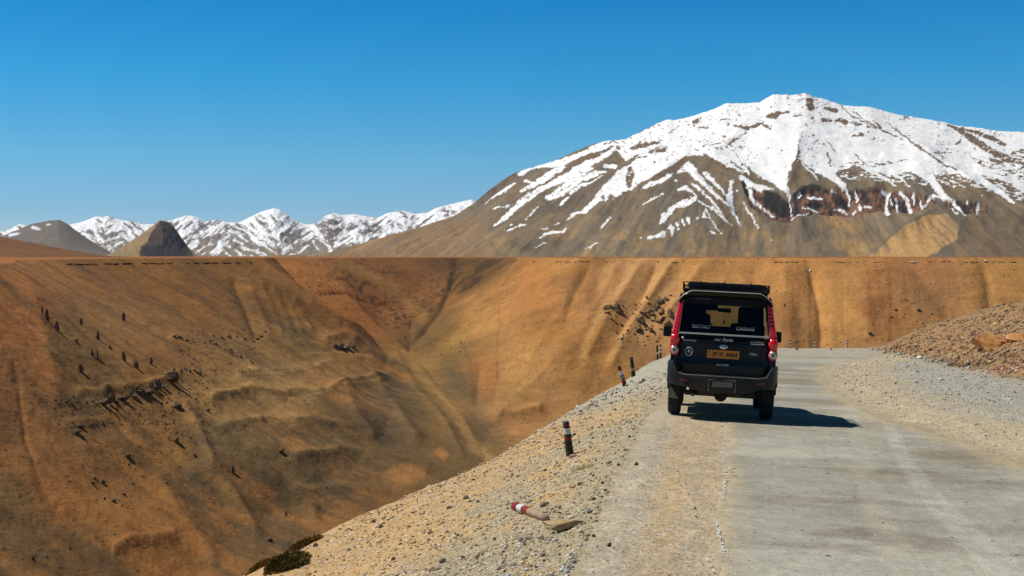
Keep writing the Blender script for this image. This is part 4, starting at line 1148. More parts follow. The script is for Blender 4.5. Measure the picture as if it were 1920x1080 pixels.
# ------------------------------------------------------------------ the black SUV
def build_suv():
    cy, cx = 20.5, 3.335
    yaw = -0.150
    root = empty('suv', (0, 0, 0))
    tag(root, 'black high roofed SUV driving away on the dusty road, orange number plate', 'car')
    # seat it on the ground under its wheels
    fwd = Vector((math.sin(-yaw), math.cos(-yaw), 0)); side = Vector((fwd.y, -fwd.x, 0))
    base = Vector((cx, cy, 0))
    def gz(X, Yl):
        p = base + side * X + fwd * Yl
        return float(near_h(np.array([p.x]), np.array([p.y]))[0]) + (0.012)
    zl = (gz(-0.76, 0.95) + gz(-0.76, 3.63)) / 2; zr = (gz(0.76, 0.95) + gz(0.76, 3.63)) / 2
    zb = (gz(-0.76, 0.95) + gz(0.76, 0.95)) / 2; zf = (gz(-0.76, 3.63) + gz(0.76, 3.63)) / 2
    roll = math.atan2(zl - zr, 1.52); pitch = math.atan2(zf - zb, 2.68)
    zo = zb - 0.95 * math.tan(pitch) + 0.055
    Mx = Matrix.Translation((cx, cy, zo)) @ Matrix.Rotation(yaw, 4, 'Z') @ Matrix.Rotation(pitch, 4, 'X') @ Matrix.Rotation(roll, 4, 'Y') @ Matrix.Diagonal((0.955, 1, 1, 1))
    root.matrix_world = Mx
    # ---------- shape functions
    RH = 2.0          # roof height
    BELT = 1.30
    def halfw(z, y):
        """half width of the body at height z"""
        low = 0.885 - 0.05 * max(0, (0.55 - z)) ** 1.0
        if z > BELT - 0.15:
            k = (z - (BELT - 0.15)) / (RH - BELT + 0.15)
            low = 0.885 - 0.125 * k ** 1.15
        ends = 1 - 0.06 * max(0, (y - 3.9) / 0.5) ** 2 - 0.025 * max(0, (0.3 - y) / 0.3) ** 2
        return low * ends
    def rear_y(z):
        """the tail: upright below the belt, raked above"""
        return 0.12 if z < BELT else 0.12 + (z - BELT) * 0.30
    AX = (0.95, 3.63); WR = 0.372
    # ---------- side walls, lower
    for s in (-1, 1):
        ys = sorted(set([0.12 + 0.06 * i for i in range(72)] + [a + dx for a in AX for dx in (-0.455, -0.45, 0.45, 0.455)]))
        ys = [y for y in ys if y <= 4.38]
        rows = []
        for y in ys:
            zb_ = 0.44
            for a in AX:
                d = abs(y - a)
                if d < 0.45: zb_ = max(zb_, 0.36 + math.sqrt(max(0.45 ** 2 - d * d, 0)))
            zt = BELT if y < 3.02 else (1.18 - 0.10 * (y - 3.02) - 0.18 * max(0, y - 4.05) ** 1.2)
            rows.append([(s * halfw(zb_ + (zt - zb_) * k / 7, y), y, zb_ + (zt - zb_) * k / 7) for k in range(8)])
        mb = MB().sheet(rows)
        mb.build('side_panel', M['paint'], root, smooth=True, solid=0.03 * 1)
        # wheel arch flare
        for a in AX:
            pts = [(s * (halfw(0.7, a) + 0.012), a - 0.47 * math.cos(q), 0.36 + 0.47 * math.sin(q)) for q in np.linspace(0.05, math.pi - 0.05, 15)]
            MB().tube(pts, 0.032, 6).build('wheel_arch_trim', M['plastic'], root, smooth=True)
        MB().tube([(s * 0.90, 1.45, 0.42), (s * 0.90, 3.12, 0.42)], 0.035, 8).build('side_step', M['plastic'], root, smooth=True)
        MB().box((s * (halfw(0.8, 2) + 0.01), 2.3, 0.80), (0.02, 1.7, 0.09)).build('side_moulding', M['plastic'], root, bevel=0.006)
        # upper side: pillars and rails round the windows
        def P(y, z): return (s * halfw(z, y), y, z)
        wb, wt = BELT + 0.03, 1.86
        def quad(yb0, yb1, yt0, yt1, z0, z1, name, mat, off=0.0):
            m = MB()
            m.add([(s * (halfw(z0, 2) - off), yb0, z0), (s * (halfw(z0, 2) - off), yb1, z0), (s * (halfw(z1, 2) - off), yt1, z1), (s * (halfw(z1, 2) - off), yt0, z1)], [(0, 1, 2, 3)])
            return m.build(name, mat, root, solid=0.02)
        quad(0.14, 3.0, 0.14, 3.0, BELT, wb, 'window_sill', M['paint'])
        ra = rear_y(wt)
        quad(rear_y(wb), 0.34, ra, 0.46, wb, wt, 'pillar', M['paint'])
        quad(1.10, 1.20, 1.12, 1.20, wb, wt, 'pillar', M['paint'])
        quad(2.02, 2.14, 2.02, 2.12, wb, wt, 'pillar', M['paint'])
        quad(2.92, 3.04, 2.42, 2.50, wb, wt, 'pillar', M['paint'])
        MB().add([(s * 0.60, 2.90, 1.24), (s * 0.80, 2.98, 1.24), (s * 0.74, 2.42, 1.88), (s * 0.56, 2.40, 1.88)], [(0, 1, 2, 3)]).build('windscreen_pillar', M['black'], root, solid=0.02)
        quad(ra, 2.50, rear_y(1.93), 2.40, wt, 1.95, 'roof_rail', M['paint'])
        quad(0.34, 1.10, 0.46, 1.12, wb, wt, 'side_window', M['dglass'], 0.008)
        quad(1.20, 2.02, 1.20, 2.02, wb, wt, 'side_window', M['dglass'], 0.008)
        quad(2.14, 2.92, 2.12, 2.42, wb, wt, 'side_window', M['glass'], 0.008)
        for yy in (1.15, 2.08):
            MB().box((s * (halfw(1.1, 2) + 0.02), yy - 0.16, 1.10), (0.03, 0.16, 0.03)).build('door_handle', M['paint'], root, bevel=0.005)
    # ---------- roof
    rows = []
    for y in [0.30, 0.33, 0.6, 1.0, 1.5, 2.0, 2.35, 2.50]:
        zc = RH + 0.0 - 0.02 * ((y - 1.3) / 1.2) ** 2 - (0.05 if y > 2.4 else 0)
        row = []
        for k in range(17):
            a = -1 + k / 8
            row.append((a * 0.785, y, zc - 0.055 * abs(a) ** 3 - (0.045 if abs(a) > 0.97 else 0)))
        rows.append(row)
    MB().sheet(rows).build('roof', M['paint'], root, smooth=True, solid=0.03)
    # rear spoiler: a lip over the glass that turns down at its ends
    rows = []
    for (dy, dz, w) in [(0.28, 0.035, 0.77), (0.10, 0.045, 0.78), (0.02, 0.03, 0.785), (0.005, 0.005, 0.787), (0.03, -0.035, 0.785), (0.12, -0.06, 0.77), (0.20, -0.06, 0.76)]:
        row = []
        for k in range(25):
            a = -1 + k / 12
            drop = 0.0 if abs(a) < 0.70 else 0.15 * ((abs(a) - 0.70) / 0.30) ** 1.7
            thin = 1 - 0.5 * max(0, (abs(a) - 0.8) / 0.2)
            row.append((a * w, 0.12 + dy, RH - 0.02 + dz * thin - drop))
        rows.append(row)
    MB().sheet(rows).build('spoiler', M['paint'], root, smooth=True, solid=0.006)
    pts = [(a * 0.785, 0.125, RH + 0.012 - (0 if abs(a) < 0.7 else 0.15 * ((abs(a) - 0.7) / 0.3) ** 1.7)) for a in np.linspace(-1, 1, 31)]
    MB().tube(pts, 0.0075, 6).build('spoiler_trim', M['strip'], root, smooth=True)
    # ---------- tailgate
    def gate_row(z, w, y=None, bulge=0.02):
        y = rear_y(z) if y is None else y
        return [(a * w, y - bulge * (1 - a * a), z) for a in np.linspace(-1, 1, 13)]
    rows = [gate_row(0.60, 0.72), gate_row(0.66, 0.755), gate_row(0.80, 0.768), gate_row(0.835, 0.768, 0.115), gate_row(0.86, 0.768, 0.125), gate_row(1.0, 0.768), gate_row(1.15, 0.766), gate_row(1.29, 0.762)]
    MB().sheet(rows).build('tailgate', M['paint'], root, smooth=True, solid=0.003)
    # plate recess: a shallow shelf
    # rear window
    gt, gb = 1.905, 1.345
    rows = [gate_row(z, lerp(0.748, 0.700, (z - gb) / (gt - gb))) for z in np.linspace(gb, gt, 6)]
    MB().sheet(rows).build('rear_window', M['glass'], root, smooth=True)
    # frame round the glass
    for s in (-1, 1):
        MB().add([(s * 0.748, rear_y(gb) - 0.002, gb), (s * 0.79, rear_y(gb) + 0.02, gb), (s * 0.735, rear_y(gt + .03) + 0.02, gt + .03), (s * 0.700, rear_y(gt + .03) - 0.002, gt + .03)], [(0, 1, 2, 3)]).build('window_frame', M['paint'], root, solid=0.03)
        MB().tube([(s * 0.754, rear_y(gb) - 0.004, gb), (s * 0.706, rear_y(gt) - 0.004, gt)], 0.0045, 5).build('window_trim', M['grey_letter'], root)
    rows = [gate_row(gt, 0.700), gate_row(1.98, 0.69)]
    MB().sheet(rows).build('window_header', M['paint'], root, solid=0.03)
    # dark band laid over the top of the glass
    MB().sheet([[(x, y - 0.003, z) for x, y, z in gate_row(1.80, 0.706)], [(x, y - 0.003, z) for x, y, z in gate_row(gt, 0.698)]]).build('window_band', M['black'], root)
    rows = [[(a * 0.758, 0.118 - 0.02 * (1 - a * a) - d, 1.318 + e) for a in np.linspace(-1, 1, 13)] for d, e in [(0, -.014), (0.012, -.012), (0.012, .012), (0, .014)]]
    MB().sheet(rows).build('chrome_strip', M['strip'], root, smooth=False)
    # ---------- D pillars and lamps
    for s in (-1, 1):
        out = lambda z: halfw(z, 0.12) + 0.004
        rows = []
        for z in np.linspace(0.60, 1.96, 22):
            inn = lerp(0.768, 0.725, min(1, max(0, (z - 1.2) / 0.7)))
            yy = rear_y(z)
            rows.append([(s * inn, yy + 0.0, z), (s * (inn + out(z)) / 2, yy - 0.004, z), (s * (out(z) - 0.015), yy + 0.02, z), (s * out(z), yy + 0.09, z), (s * out(z), yy + 0.24, z)])
        MB().sheet(rows).build('rear_pillar', M['paint'], root, smooth=True, solid=0.02)
        # tall red lamp with ribs
        lamp = MB(); rows = []
        nz = 61
        for i in range(nz):
            z = lerp(0.955, 1.83, i / (nz - 1))
            inn = interp_pts(np.array(z), [(0.95, 0.770), (1.1, 0.770), (1.3, 0.765), (1.83, 0.708)])
            o_ = interp_pts(np.array(z), [(0.95, 0.86), (1.0, 0.895), (1.22, 0.895), (1.32, 0.878), (1.83, 0.792)])
            rib = 0.010 * (0.5 + 0.5 * math.cos(z * 2 * math.pi / 0.062)) if z > 1.32 else 0.0
            yy = rear_y(z) - 0.022
            rows.append([(s * inn, yy + 0.02, z), (s * (inn + 0.008), yy - rib, z), (s * ((inn + o_) / 2), yy - 0.006 - rib, z), (s * (o_ - 0.012), yy + 0.010 - rib, z), (s * o_, yy + 0.05, z), (s * o_, yy + 0.12, z)])
        lo = lamp.sheet(rows).build('tail_lamp', M['red'], root, smooth=True)
        MB().disc((s * 0.818, 0.085, 1.205), 0.088, n=24, depth=0.05, dome=0.04, rx=0.078).build('lens', M['red'], lo, smooth=True)
        MB().disc((s * 0.822, 0.088, 1.035), 0.080, n=24, depth=0.05, dome=0.022, rx=0.078).build('lens_bezel', M['red'], lo, smooth=True)
        MB().disc((s * 0.822, 0.068, 1.035), 0.064, n=24, depth=0.03, dome=0.03, rx=0.062).build('reversing_lens', M['clear'], lo, smooth=True)
        MB().disc((s * 0.822, 0.040, 1.035), 0.028, n=16, depth=0.012, dome=0.004).build('lens_hub', M['steel'], lo, smooth=True)
    # ---------- garnish, badge, plate
    MB().prism([(-0.34, 0.098, 1.095), (0.34, 0.098, 1.095), (0.33, 0.098, 1.14), (0.28, 0.098, 1.165), (-0.28, 0.098, 1.165), (-0.33, 0.098, 1.14)], (0, -0.035, 0)).build('handle_garnish', M['paint'], root, bevel=0.012, smooth=True)
    bd = MB().disc((0, 0.060, 1.125), 0.034, n=24, depth=0.012, dome=0.006, rx=0.066).build('badge', M['chrome'], root, smooth=True)
    MB().disc((-0.022, 0.050, 1.128), 0.017, n=14, depth=0.004, rx=0.014).build('badge_cutout', M['black'], bd)
    MB().disc((0.026, 0.050, 1.122), 0.017, n=14, depth=0.004, rx=0.014).build('badge_cutout', M['black'], bd)
    pl = MB().box((0.0, 0.078, 1.005), (0.535, 0.008, 0.135)).build('number_plate', M['plate'], root, bevel=0.002)
    MB().prism([(-0.30, 0.094, 0.925), (0.30, 0.094, 0.925), (0.33, 0.094, 1.09), (-0.33, 0.094, 1.09)], (0, -0.010, 0)).build('plate_recess', M['black'], root, bevel=0.003)
    rotT = (RAD(90), 0, 0)
    text_obj('JK10', 'plate_number', M['black'], pl, (-0.095, 0.0725, 1.003), rotT, 0.175, 0.078, bold=0.025)
    text_obj('4464', 'plate_number', M['black'], pl, (0.140, 0.0725, 1.003), rotT, 0.185, 0.078, bold=0.025)
    MB().disc((-0.225, 0.0735, 1.045), 0.010, n=10, depth=0.002).build('plate_bolt', M['black'], pl)
    MB().disc((-0.225, 0.0735, 0.985), 0.006, n=10, depth=0.002).build('plate_bolt', M['black'], pl)
    text_obj('nu Style', 'rear_lettering', M['white'], root, (0.0, 0.092, 1.235), rotT, 0.31, 0.062, shear=0.35, bold=0.012)
    text_obj('NU-LOOK', 'rear_lettering', M['white'], root, (0.0, 0.090, 0.835), rotT, 0.21, 0.034, bold=0.012)
    text_obj('mahindra', 'rear_lettering', M['strip'], root, (-0.57, 0.096, 1.205), rotT, 0.215, 0.034, shear=0.2)
    text_obj('SCORPIO', 'rear_lettering', M['strip'], root, (0.55, 0.096, 1.225), rotT, 0.22, 0.036)
    text_obj('CRDe', 'rear_lettering', M['strip'], root, (0.50, 0.098, 1.035), rotT, 0.125, 0.04, bold=0.012)
    MB().tube([(0.45, 0.098, 1.192), (0.62, 0.098, 1.192), (0.675, 0.098, 1.205)], 0.004, 5).build('lettering_underline', M['strip'], root)
    rk = math.atan(0.30)
    rotG = (RAD(90) - rk, 0, 0)
    def gy(z, x): return rear_y(z) - 0.02 * (1 - (x / 0.7) ** 2) - 0.006
    text_obj('CONTRACT', 'window_lettering', M['grey_letter'], root, (-0.385, gy(1.435, .385), 1.435), rotG, 0.305, 0.058)
    text_obj('CARRIAGE', 'window_lettering', M['grey_letter'], root, (0.350, gy(1.435, .35), 1.435), rotG, 0.305, 0.058)
    text_obj('C.J.INDUSTRY', 'window_lettering', M['grey_letter'], root, (-0.39, gy(1.885, .39) - 0.006, 1.885), rotG, 0.30, 0.022)
    # round sticker: a generic white head and hair outline
    st = MB()
    st.tube([(-0.575 + 0.058 * math.cos(q) * (1 + 0.12 * math.sin(3 * q)), 0.094, 1.02 + 0.068 * math.sin(q)) for q in np.linspace(0, 2 * math.pi, 21)], 0.005, 4, cap=False)
    sk = st.build('sticker', M['white'], root)
    MB().disc((-0.575, 0.094, 1.03), 0.028, n=12, depth=0.004, rx=0.020).build('sticker_face', M['white'], sk)
    MB().box((-0.582, 0.0925, 1.037), (0.009, 0.003, 0.006)).box((-0.567, 0.0925, 1.037), (0.009, 0.003, 0.006)).box((-0.575, 0.0925, 1.014), (0.018, 0.003, 0.006)).build('sticker_mark', M['black'], sk)
    MB().disc((-0.66, 0.100, 1.272), 0.014, n=12, depth=0.01, dome=0.006).build('washer_nozzle', M['plastic'], root)
    MB().box((-0.52, 0.094, 1.165), (0.07, 0.012, 0.02)).build('lock_cover', M['black'], root, bevel=0.004)
    # ---------- bumper
    rows = []
    secs = [(0.0, 0), (0.35, 0), (0.62, 0), (0.74, 0.03), (0.79, 0.12), (0.83, 0.18), (0.86, 0.19), (0.905, 0.19)]
    xs = sorted(set([-a for a, _ in secs] + [a for a, _ in secs]))
    for x in xs:
        ax = abs(x); rise = interp_pts(np.array(ax), secs)
        yb = interp_pts(np.array(ax), [(0, -0.13), (0.6, -0.11), (0.80, -0.04), (0.87, 0.06), (0.905, 0.22)])
        bot = interp_pts(np.array(ax), [(0, 0.40), (0.5, 0.41), (0.55, 0.48), (0.75, 0.50), (0.905, 0.55)])
        rows.append([(x, 0.14 + (0.1 if ax > .9 else 0), 0.645 + rise), (x, yb + 0.05, 0.655 + rise), (x, yb + 0.005, 0.635 + rise), (x, yb, 0.60 + rise * 0.9), (x, yb + 0.02, 0.545 + rise * 0.4), (x, yb + 0.015, 0.50), (x, yb + 0.05, bot), (x, yb + 0.16, bot)])
    bump = MB().sheet(rows).build('rear_bumper', M['plastic'], root, smooth=True, solid=0.02)
    MB().tube([(x, float(interp_pts(np.array(abs(x)), [(0, -0.13), (0.6, -0.11), (0.80, -0.04)])) + 0.012, 0.652 + float(interp_pts(np.array(abs(x)), secs))) for x in np.linspace(-0.80, 0.80, 27)], 0.0085, 5).build('bumper_dust_and_sunlit_line', M['flap'], bump, smooth=True)  # pale tube along the lip: dust plus its sunlit line as colour
    for s in (-1, 1):
        MB().box((s * 0.63, -0.108, 0.575), (0.13, 0.014, 0.04)).build('reflector', M['darkred'], bump, bevel=0.004)
        # wrap to the wheel arch
        MB().add([(s * 0.905, 0.22, 0.845), (s * 0.905, 0.22, 0.52), (s * 0.90, 0.48, 0.52), (s * 0.895, 0.44, 0.80)], [(0, 1, 2, 3)]).build('bumper_end', M['plastic'], bump, solid=0.02)
    MB().tube([(-0.22, -0.15, 0.42), (-0.22, -0.155, 0.60), (0.22, -0.155, 0.60), (0.22, -0.15, 0.42)], 0.011, 6).build('tow_plate_frame', M['steel'], bump, smooth=True)
    MB().box((0.01, -0.135, 0.54), (0.34, 0.012, 0.075)).build('tow_plate', M['flap'], bump, bevel=0.004)
    MB().box((0.0, -0.128, 0.495), (0.36, 0.02, 0.02)).build('tow_bar', M['steel'], bump, bevel=0.004)
    # ---------- underbody
    MB().box((0, 2.3, 0.46), (1.35, 3.6, 0.05)).build('floor_pan', M['black'], root)
    for s in (-1, 1):
        MB().box((s * 0.50, 2.2, 0.40), (0.09, 4.0, 0.11)).build('chassis_rail', M['black'], root)
        for a in AX:
            MB().add(*arch_liner(s, a)).build('wheel_well', M['black'], root)
    MB().tube([(-0.62, 0.95, 0.317), (0.62, 0.95, 0.317)], 0.045, 10).disc((0.0, 0.84, 0.317), 0.12, n=16, depth=0.22, dome=0.04).build('rear_axle', M['steel'], root, smooth=True)
    MB().box((0.0, 0.40, 0.335), (0.16, 0.30, 0.12), taper=1.8).build('spare_wheel_hanger', M['black'], root, bevel=0.01)
    MB().disc((0.0, 0.20, 0.40), 0.12, n=16, depth=0.4).build('spare_wheel_bracket', M['black'], root)
    MB().tube([(-0.45, 1.8, 0.33), (-0.45, 0.5, 0.33), (-0.48, 0.02, 0.33)], 0.028, 8).build('exhaust_pipe', M['steel'], root, smooth=True)
    for s in (-1, 1):
        MB().tube([(s * 0.42, 0.78, 0.33), (s * 0.40, 0.60, 0.60)], 0.03, 8).build('shock_absorber', M['black'], root)
    # ---------- wheels
    for s in (-1, 1):
        for a in AX:
            wroot = wheel(root, s * 0.79, a, WR)
    for s in (-1, 1):
        fl = MB().prism([(s * 0.675, 0.44, 0.50), (s * 0.90, 0.44, 0.50), (s * 0.895, 0.45, 0.22), (s * 0.72, 0.45, 0.22)], (0, 0.012, 0)).build('mud_flap', M['black'], root, bevel=0.003)
        MB().prism([(s * 0.87, 0.436, 0.46), (s * 0.885, 0.436, 0.24), (s * 0.72, 0.436, 0.225)], (0, -0.004, 0)).build('flap_plate', M['flap'] if s < 0 else M['black'], fl)
    # ---------- bonnet, front
    rows = []
    for y, z in [(2.98, 1.21), (3.3, 1.19), (3.7, 1.15), (4.05, 1.08), (4.30, 0.98), (4.42, 0.84), (4.44, 0.55), (4.40, 0.40)]:
        w = 0.86 if y < 3.9 else 0.86 - 0.10 * ((y - 3.9) / 0.55) ** 2
        rows.append([(a * w, y, z + 0.03 * (1 - a * a) - (0.02 if abs(a) > .95 else 0)) for a in np.linspace(-1, 1, 11)])
    MB().sheet(rows).build('bonnet', M['paint'], root, smooth=True, solid=0.02)
    for s in (-1, 1):
        MB().disc((s * 0.66, 4.40, 0.86), 0.09, n=16, depth=0.05, rx=0.14).build('headlight', M['clear'], root, smooth=True)
    MB().box((0, 4.46, 0.86), (0.7, 0.03, 0.20)).build('grille', M['chrome'], root, bevel=0.01)
    MB().box((0, 4.46, 0.52), (1.66, 0.16, 0.22)).build('front_bumper', M['plastic'], root, bevel=0.03)
    # ---------- windscreen and cabin
    def ws(a, k):
        return (a * lerp(0.80, 0.66, k), lerp(3.02, 2.44, k), lerp(1.24, 1.915, k))
    MB().sheet([[ws(a, k) for a in np.linspace(-1, 1, 9)] for k in np.linspace(0, 0.86, 5)]).build('windscreen', M['wglass'], root, smooth=True)
    MB().sheet([[ws(a, k) for a in np.linspace(-1, 1, 9)] for k in (0.86, 1.0)]).build('sun_strip', M['green'], root)
    MB().box((0, 2.78, 1.17), (1.56, 0.50, 0.14)).build('dashboard', M['seat'], root, bevel=0.03)
    MB().tube([(0.38 + 0.18 * math.cos(q), 2.45 + 0.05 * math.sin(q), 1.17 + 0.17 * math.sin(q)) for q in np.linspace(0, 2 * math.pi, 21)], 0.014, 6, cap=False).build('steering_wheel', M['black'], root, smooth=True)
    for (x, y, w, h) in [(-0.50, 1.85, 0.58, 1.52), (0.44, 1.85, 0.62, 1.52), (-0.42, 1.0, 0.60, 1.36), (0.42, 1.0, 0.60, 1.36)]:
        stt = MB().box((x, y, h / 2 + 0.31), (w, 0.14, h - 0.62), rot=(0.12, 0, 0)).build('seat_back', M['seat'], root, bevel=0.05, smooth=True)
        MB().box((x, y + 0.26, 0.72), (w, 0.5, 0.16)).build('seat_cushion', M['seat'], root, bevel=0.04, smooth=True)
        MB().box((x, y - 0.06, h + 0.16), (0.36, 0.12, 0.26)).build('headrest', M['seat'], stt, bevel=0.05, smooth=True)
        for dx in (-0.07, 0.07):
            MB().tube([(x + dx, y - 0.06, h - 0.02), (x + dx, y - 0.06, h + 0.1)], 0.008, 5).build('headrest_post', M['steel'], stt)
    MB().box((0, 1.02, 1.17), (1.30, 0.14, 0.56), rot=(0.12, 0, 0)).build('bench_back', M['seat'], root, bevel=0.04, smooth=True)
    for s in (-1,):
        MB().box((s * 0.40, 2.44, 1.80), (0.60, 0.03, 0.15)).build('sun_visor', M['seat'], root, bevel=0.01)
    for s in (-1, 1):
        MB().box((s * 0.60, 0.62, 1.16), (0.16, 0.5, 0.50)).build('jump_seat', M['seat'], root, bevel=0.04, smooth=True)
    mr = MB().box((0.02, 2.46, 1.74), (0.24, 0.03, 0.075)).build('rear_view_mirror', M['black'], root, bevel=0.012, smooth=True)
    MB().tube([(0.02, 2.46, 1.70), (0.02, 2.46, 1.54)], 0.003, 4).disc((0.02, 2.45, 1.53), 0.034, n=8, depth=0.02, rx=0.016).build('hanging_charm', M['black'], mr)
    rows = [[(a * 0.72, y, z) for a in (-1, 0, 1)] for y, z in [(0.36, 1.90), (2.40, 1.86)]]
    MB().sheet(rows).build('headliner', M['seat'], root)
    # ---------- door mirrors
    for s in (-1, 1):
        m_ = MB().box((s * 1.03, 2.70, 1.31), (0.155, 0.10, 0.20)).build('door_mirror', M['black'], root, bevel=0.03, smooth=True)
        MB().box((s * 1.03, 2.645, 1.31), (0.13, 0.006, 0.165)).build('mirror_glass', M['black'], m_, bevel=0.002)
        MB().box((s * 0.92, 2.72, 1.25), (0.06, 0.05, 0.05)).build('mirror_arm', M['black'], m_, bevel=0.01)
    # ---------- roof rack: wire basket
    rk_ = MB()
    X0, X1, Y0, Y1, Z0, Z1 = -0.73, 0.73, 0.30, 2.15, 2.035, 2.15
    loop = lambda z: [(X0, Y0, z), (X1, Y0, z), (X1, Y1, z), (X0, Y1, z), (X0, Y0, z)]
    for z, r in ((Z0, 0.009), ((Z0 + Z1) / 2, 0.005), (Z1, 0.008)):
        for a, b in zip(loop(z)[:-1], loop(z)[1:]): rk_.tube([a, b], r, 5)
    for a, b in zip(loop(Z0)[:-1], loop(Z0)[1:]):
        L = math.dist(a, b); n = int(L / 0.115)
        for i in range(n):
            f0, f1 = i / n, (i + 1) / n
            p0 = [lerp(a[k], b[k], f0) for k in range(2)]; p1 = [lerp(a[k], b[k], f1) for k in range(2)]
            rk_.tube([(p0[0], p0[1], Z0), (p0[0], p0[1], Z1)], 0.0045, 4)
            rk_.tube([(p0[0], p0[1], Z0), (p1[0], p1[1], Z1)], 0.003, 4)
    frame = rk_.build('roof_rack', M['black'], root)
    for y in np.linspace(0.45, 2.0, 7):
        MB().tube([(X0, y, Z0), (X1, y, Z0)], 0.008, 5).build('rack_bar', M['black'], frame)
    for x in (X0 + .04, X1 - .04):
        for y in (0.5, 1.9):
            MB().box((x, y, 2.0), (0.04, 0.08, 0.08)).build('rack_foot', M['black'], frame)
    return root, Mx

def arch_liner(s, a):
    vs = []; fs = []
    n = 15
    for i, q in enumerate(np.linspace(-0.1, math.pi + 0.1, n)):
        for x in (0.60, 0.87):
            vs.append((s * x, a - 0.455 * math.cos(q), 0.36 + 0.455 * math.sin(q)))
    for i in range(n - 1):
        fs.append((2 * i, 2 * i + 1, 2 * i + 3, 2 * i + 2))
    vs.append((s * 0.60, a, 0.36))
    for i in range(n - 1):
        fs.append((2 * i, 2 * i + 2, len(vs) - 1))
    return vs, fs

def wheel(parent, x, y, R):
    prof = [(-0.085, 0.20), (-0.108, 0.26), (-0.112, 0.32), (-0.095, 0.360), (-0.06, R), (0.06, R), (0.095, 0.360), (0.112, 0.32), (0.108, 0.26), (0.085, 0.20)]
    n = 40
    ZC = R - 0.055
    rows = []
    for k in range(n):
        q = 2 * math.pi * k / n
        rows.append([(x + dx, y + (r - (0.006 if (k % 2 and r > 0.35) else 0)) * math.cos(q), ZC + (r - (0.006 if (k % 2 and r > 0.35) else 0)) * math.sin(q)) for dx, r in prof])
    rows.append(rows[0])
    w = MB().sheet(rows).build('wheel', M['tyre'], parent, smooth=True)
    s = 1 if x > 0 else -1
    m = MB()
    xo = x + s * 0.07
    ring = [(0.205, 0.02), (0.19, 0.0), (0.175, -0.05)]
    rr = []
    for k in range(24):
        q = 2 * math.pi * k / 24
        rr.append([(xo + s * d, y + r * math.cos(q), ZC + r * math.sin(q)) for r, d in ring])
    rr.append(rr[0])
    m.sheet(rr)
    for k in range(5):
        q = 2 * math.pi * k / 5
        m.tube([(xo - s * 0.005, y, ZC), (xo, y + 0.185 * math.cos(q), ZC + 0.185 * math.sin(q))], [0.045, 0.03], 6)
    m.tube([(xo - s * 0.03, y, ZC), (xo + s * 0.02, y, ZC)], 0.05, 12)
    m.tube([(x - s * 0.06, y, ZC), (x - s * 0.05, y, ZC)], 0.2, 20)
    m.build('rim', M['chrome'], w, smooth=True)
    return w

suv, SUV_M = build_suv()

def roof_bundle():
    """long flat bundle strapped across the rack"""
    rng = random.Random(5)
    rows = []
    n = 22
    for i in range(n + 1):
        x = -0.665 + 1.33 * i / n
        f = 0.004 * rng.uniform(-1, 1)
        e = 0.0 if 0 < i < n else 0.012
        hh = 0.052 - e
        rows.append([(x, 0.42 + e + f, -hh), (x, 0.415 + e, hh * 0.6 + f), (x, 0.44 + e, hh + f), (x, 1.10 - e, hh + 0.006 + f), (x, 1.16 - e, hh * 0.5), (x, 1.16 - e, -hh)])
    m = MB().sheet(rows, close=True)
    m.add([Vector(p) for p in rows[0]], [(0, 1, 2, 3, 4, 5)]); m.add([Vector(p) for p in rows[-1]], [(5, 4, 3, 2, 1, 0)])
    root = empty('tarpaulin_bundle', (0, 0, 0))
    root.matrix_world = SUV_M @ Matrix.Translation((0.02, 0, 2.115))
    m.build('bundle', M['tarp'], root, smooth=True)
    for x in (-0.45, -0.05, 0.4):
        MB().box((x, 0.785, 0.0), (0.03, 0.76, 0.124)).build('strap', M['black'], root, bevel=0.004)
    MB().tube([(-0.40, 0.405, 0.01), (-0.05, 0.40, 0.03), (0.1, 0.40, 0.02)], 0.004, 4).build('cord', M['plastic'], root)
    tag(root, 'long flat black bundle lying across the roof rack of the SUV', 'luggage')
roof_bundle()

# ------------------------------------------------------------------ rocks
def rock_geo(seed, sub=2, cuts=9, flat=0.0):
    rng = random.Random(seed)
    bm = bmesh.new()
    bmesh.ops.create_icosphere(bm, subdivisions=sub, radius=1.0)
    planes = []
    for _ in range(cuts):
        n = Vector((rng.gauss(0, 1), rng.gauss(0, 1), rng.gauss(0, 1))).normalized()
        planes.append((n, rng.uniform(0.42, 0.82)))
    for v in bm.verts:
        for n, d in planes:
            k = v.co.dot(n) - d
            if k > 0: v.co -= n * k
        v.co *= 1 + rng.uniform(-0.05, 0.05)
    co = np.array([v.co[:] for v in bm.verts]); fs = [tuple(v.index for v in f.verts) for f in bm.faces]
    bm.free()
    co /= np.abs(co).max(0)
    return co, fs

def rot_z(co, a):
    c, s = math.cos(a), math.sin(a)
    return np.stack([co[:, 0] * c - co[:, 1] * s, co[:, 0] * s + co[:, 1] * c, co[:, 2]], -1)

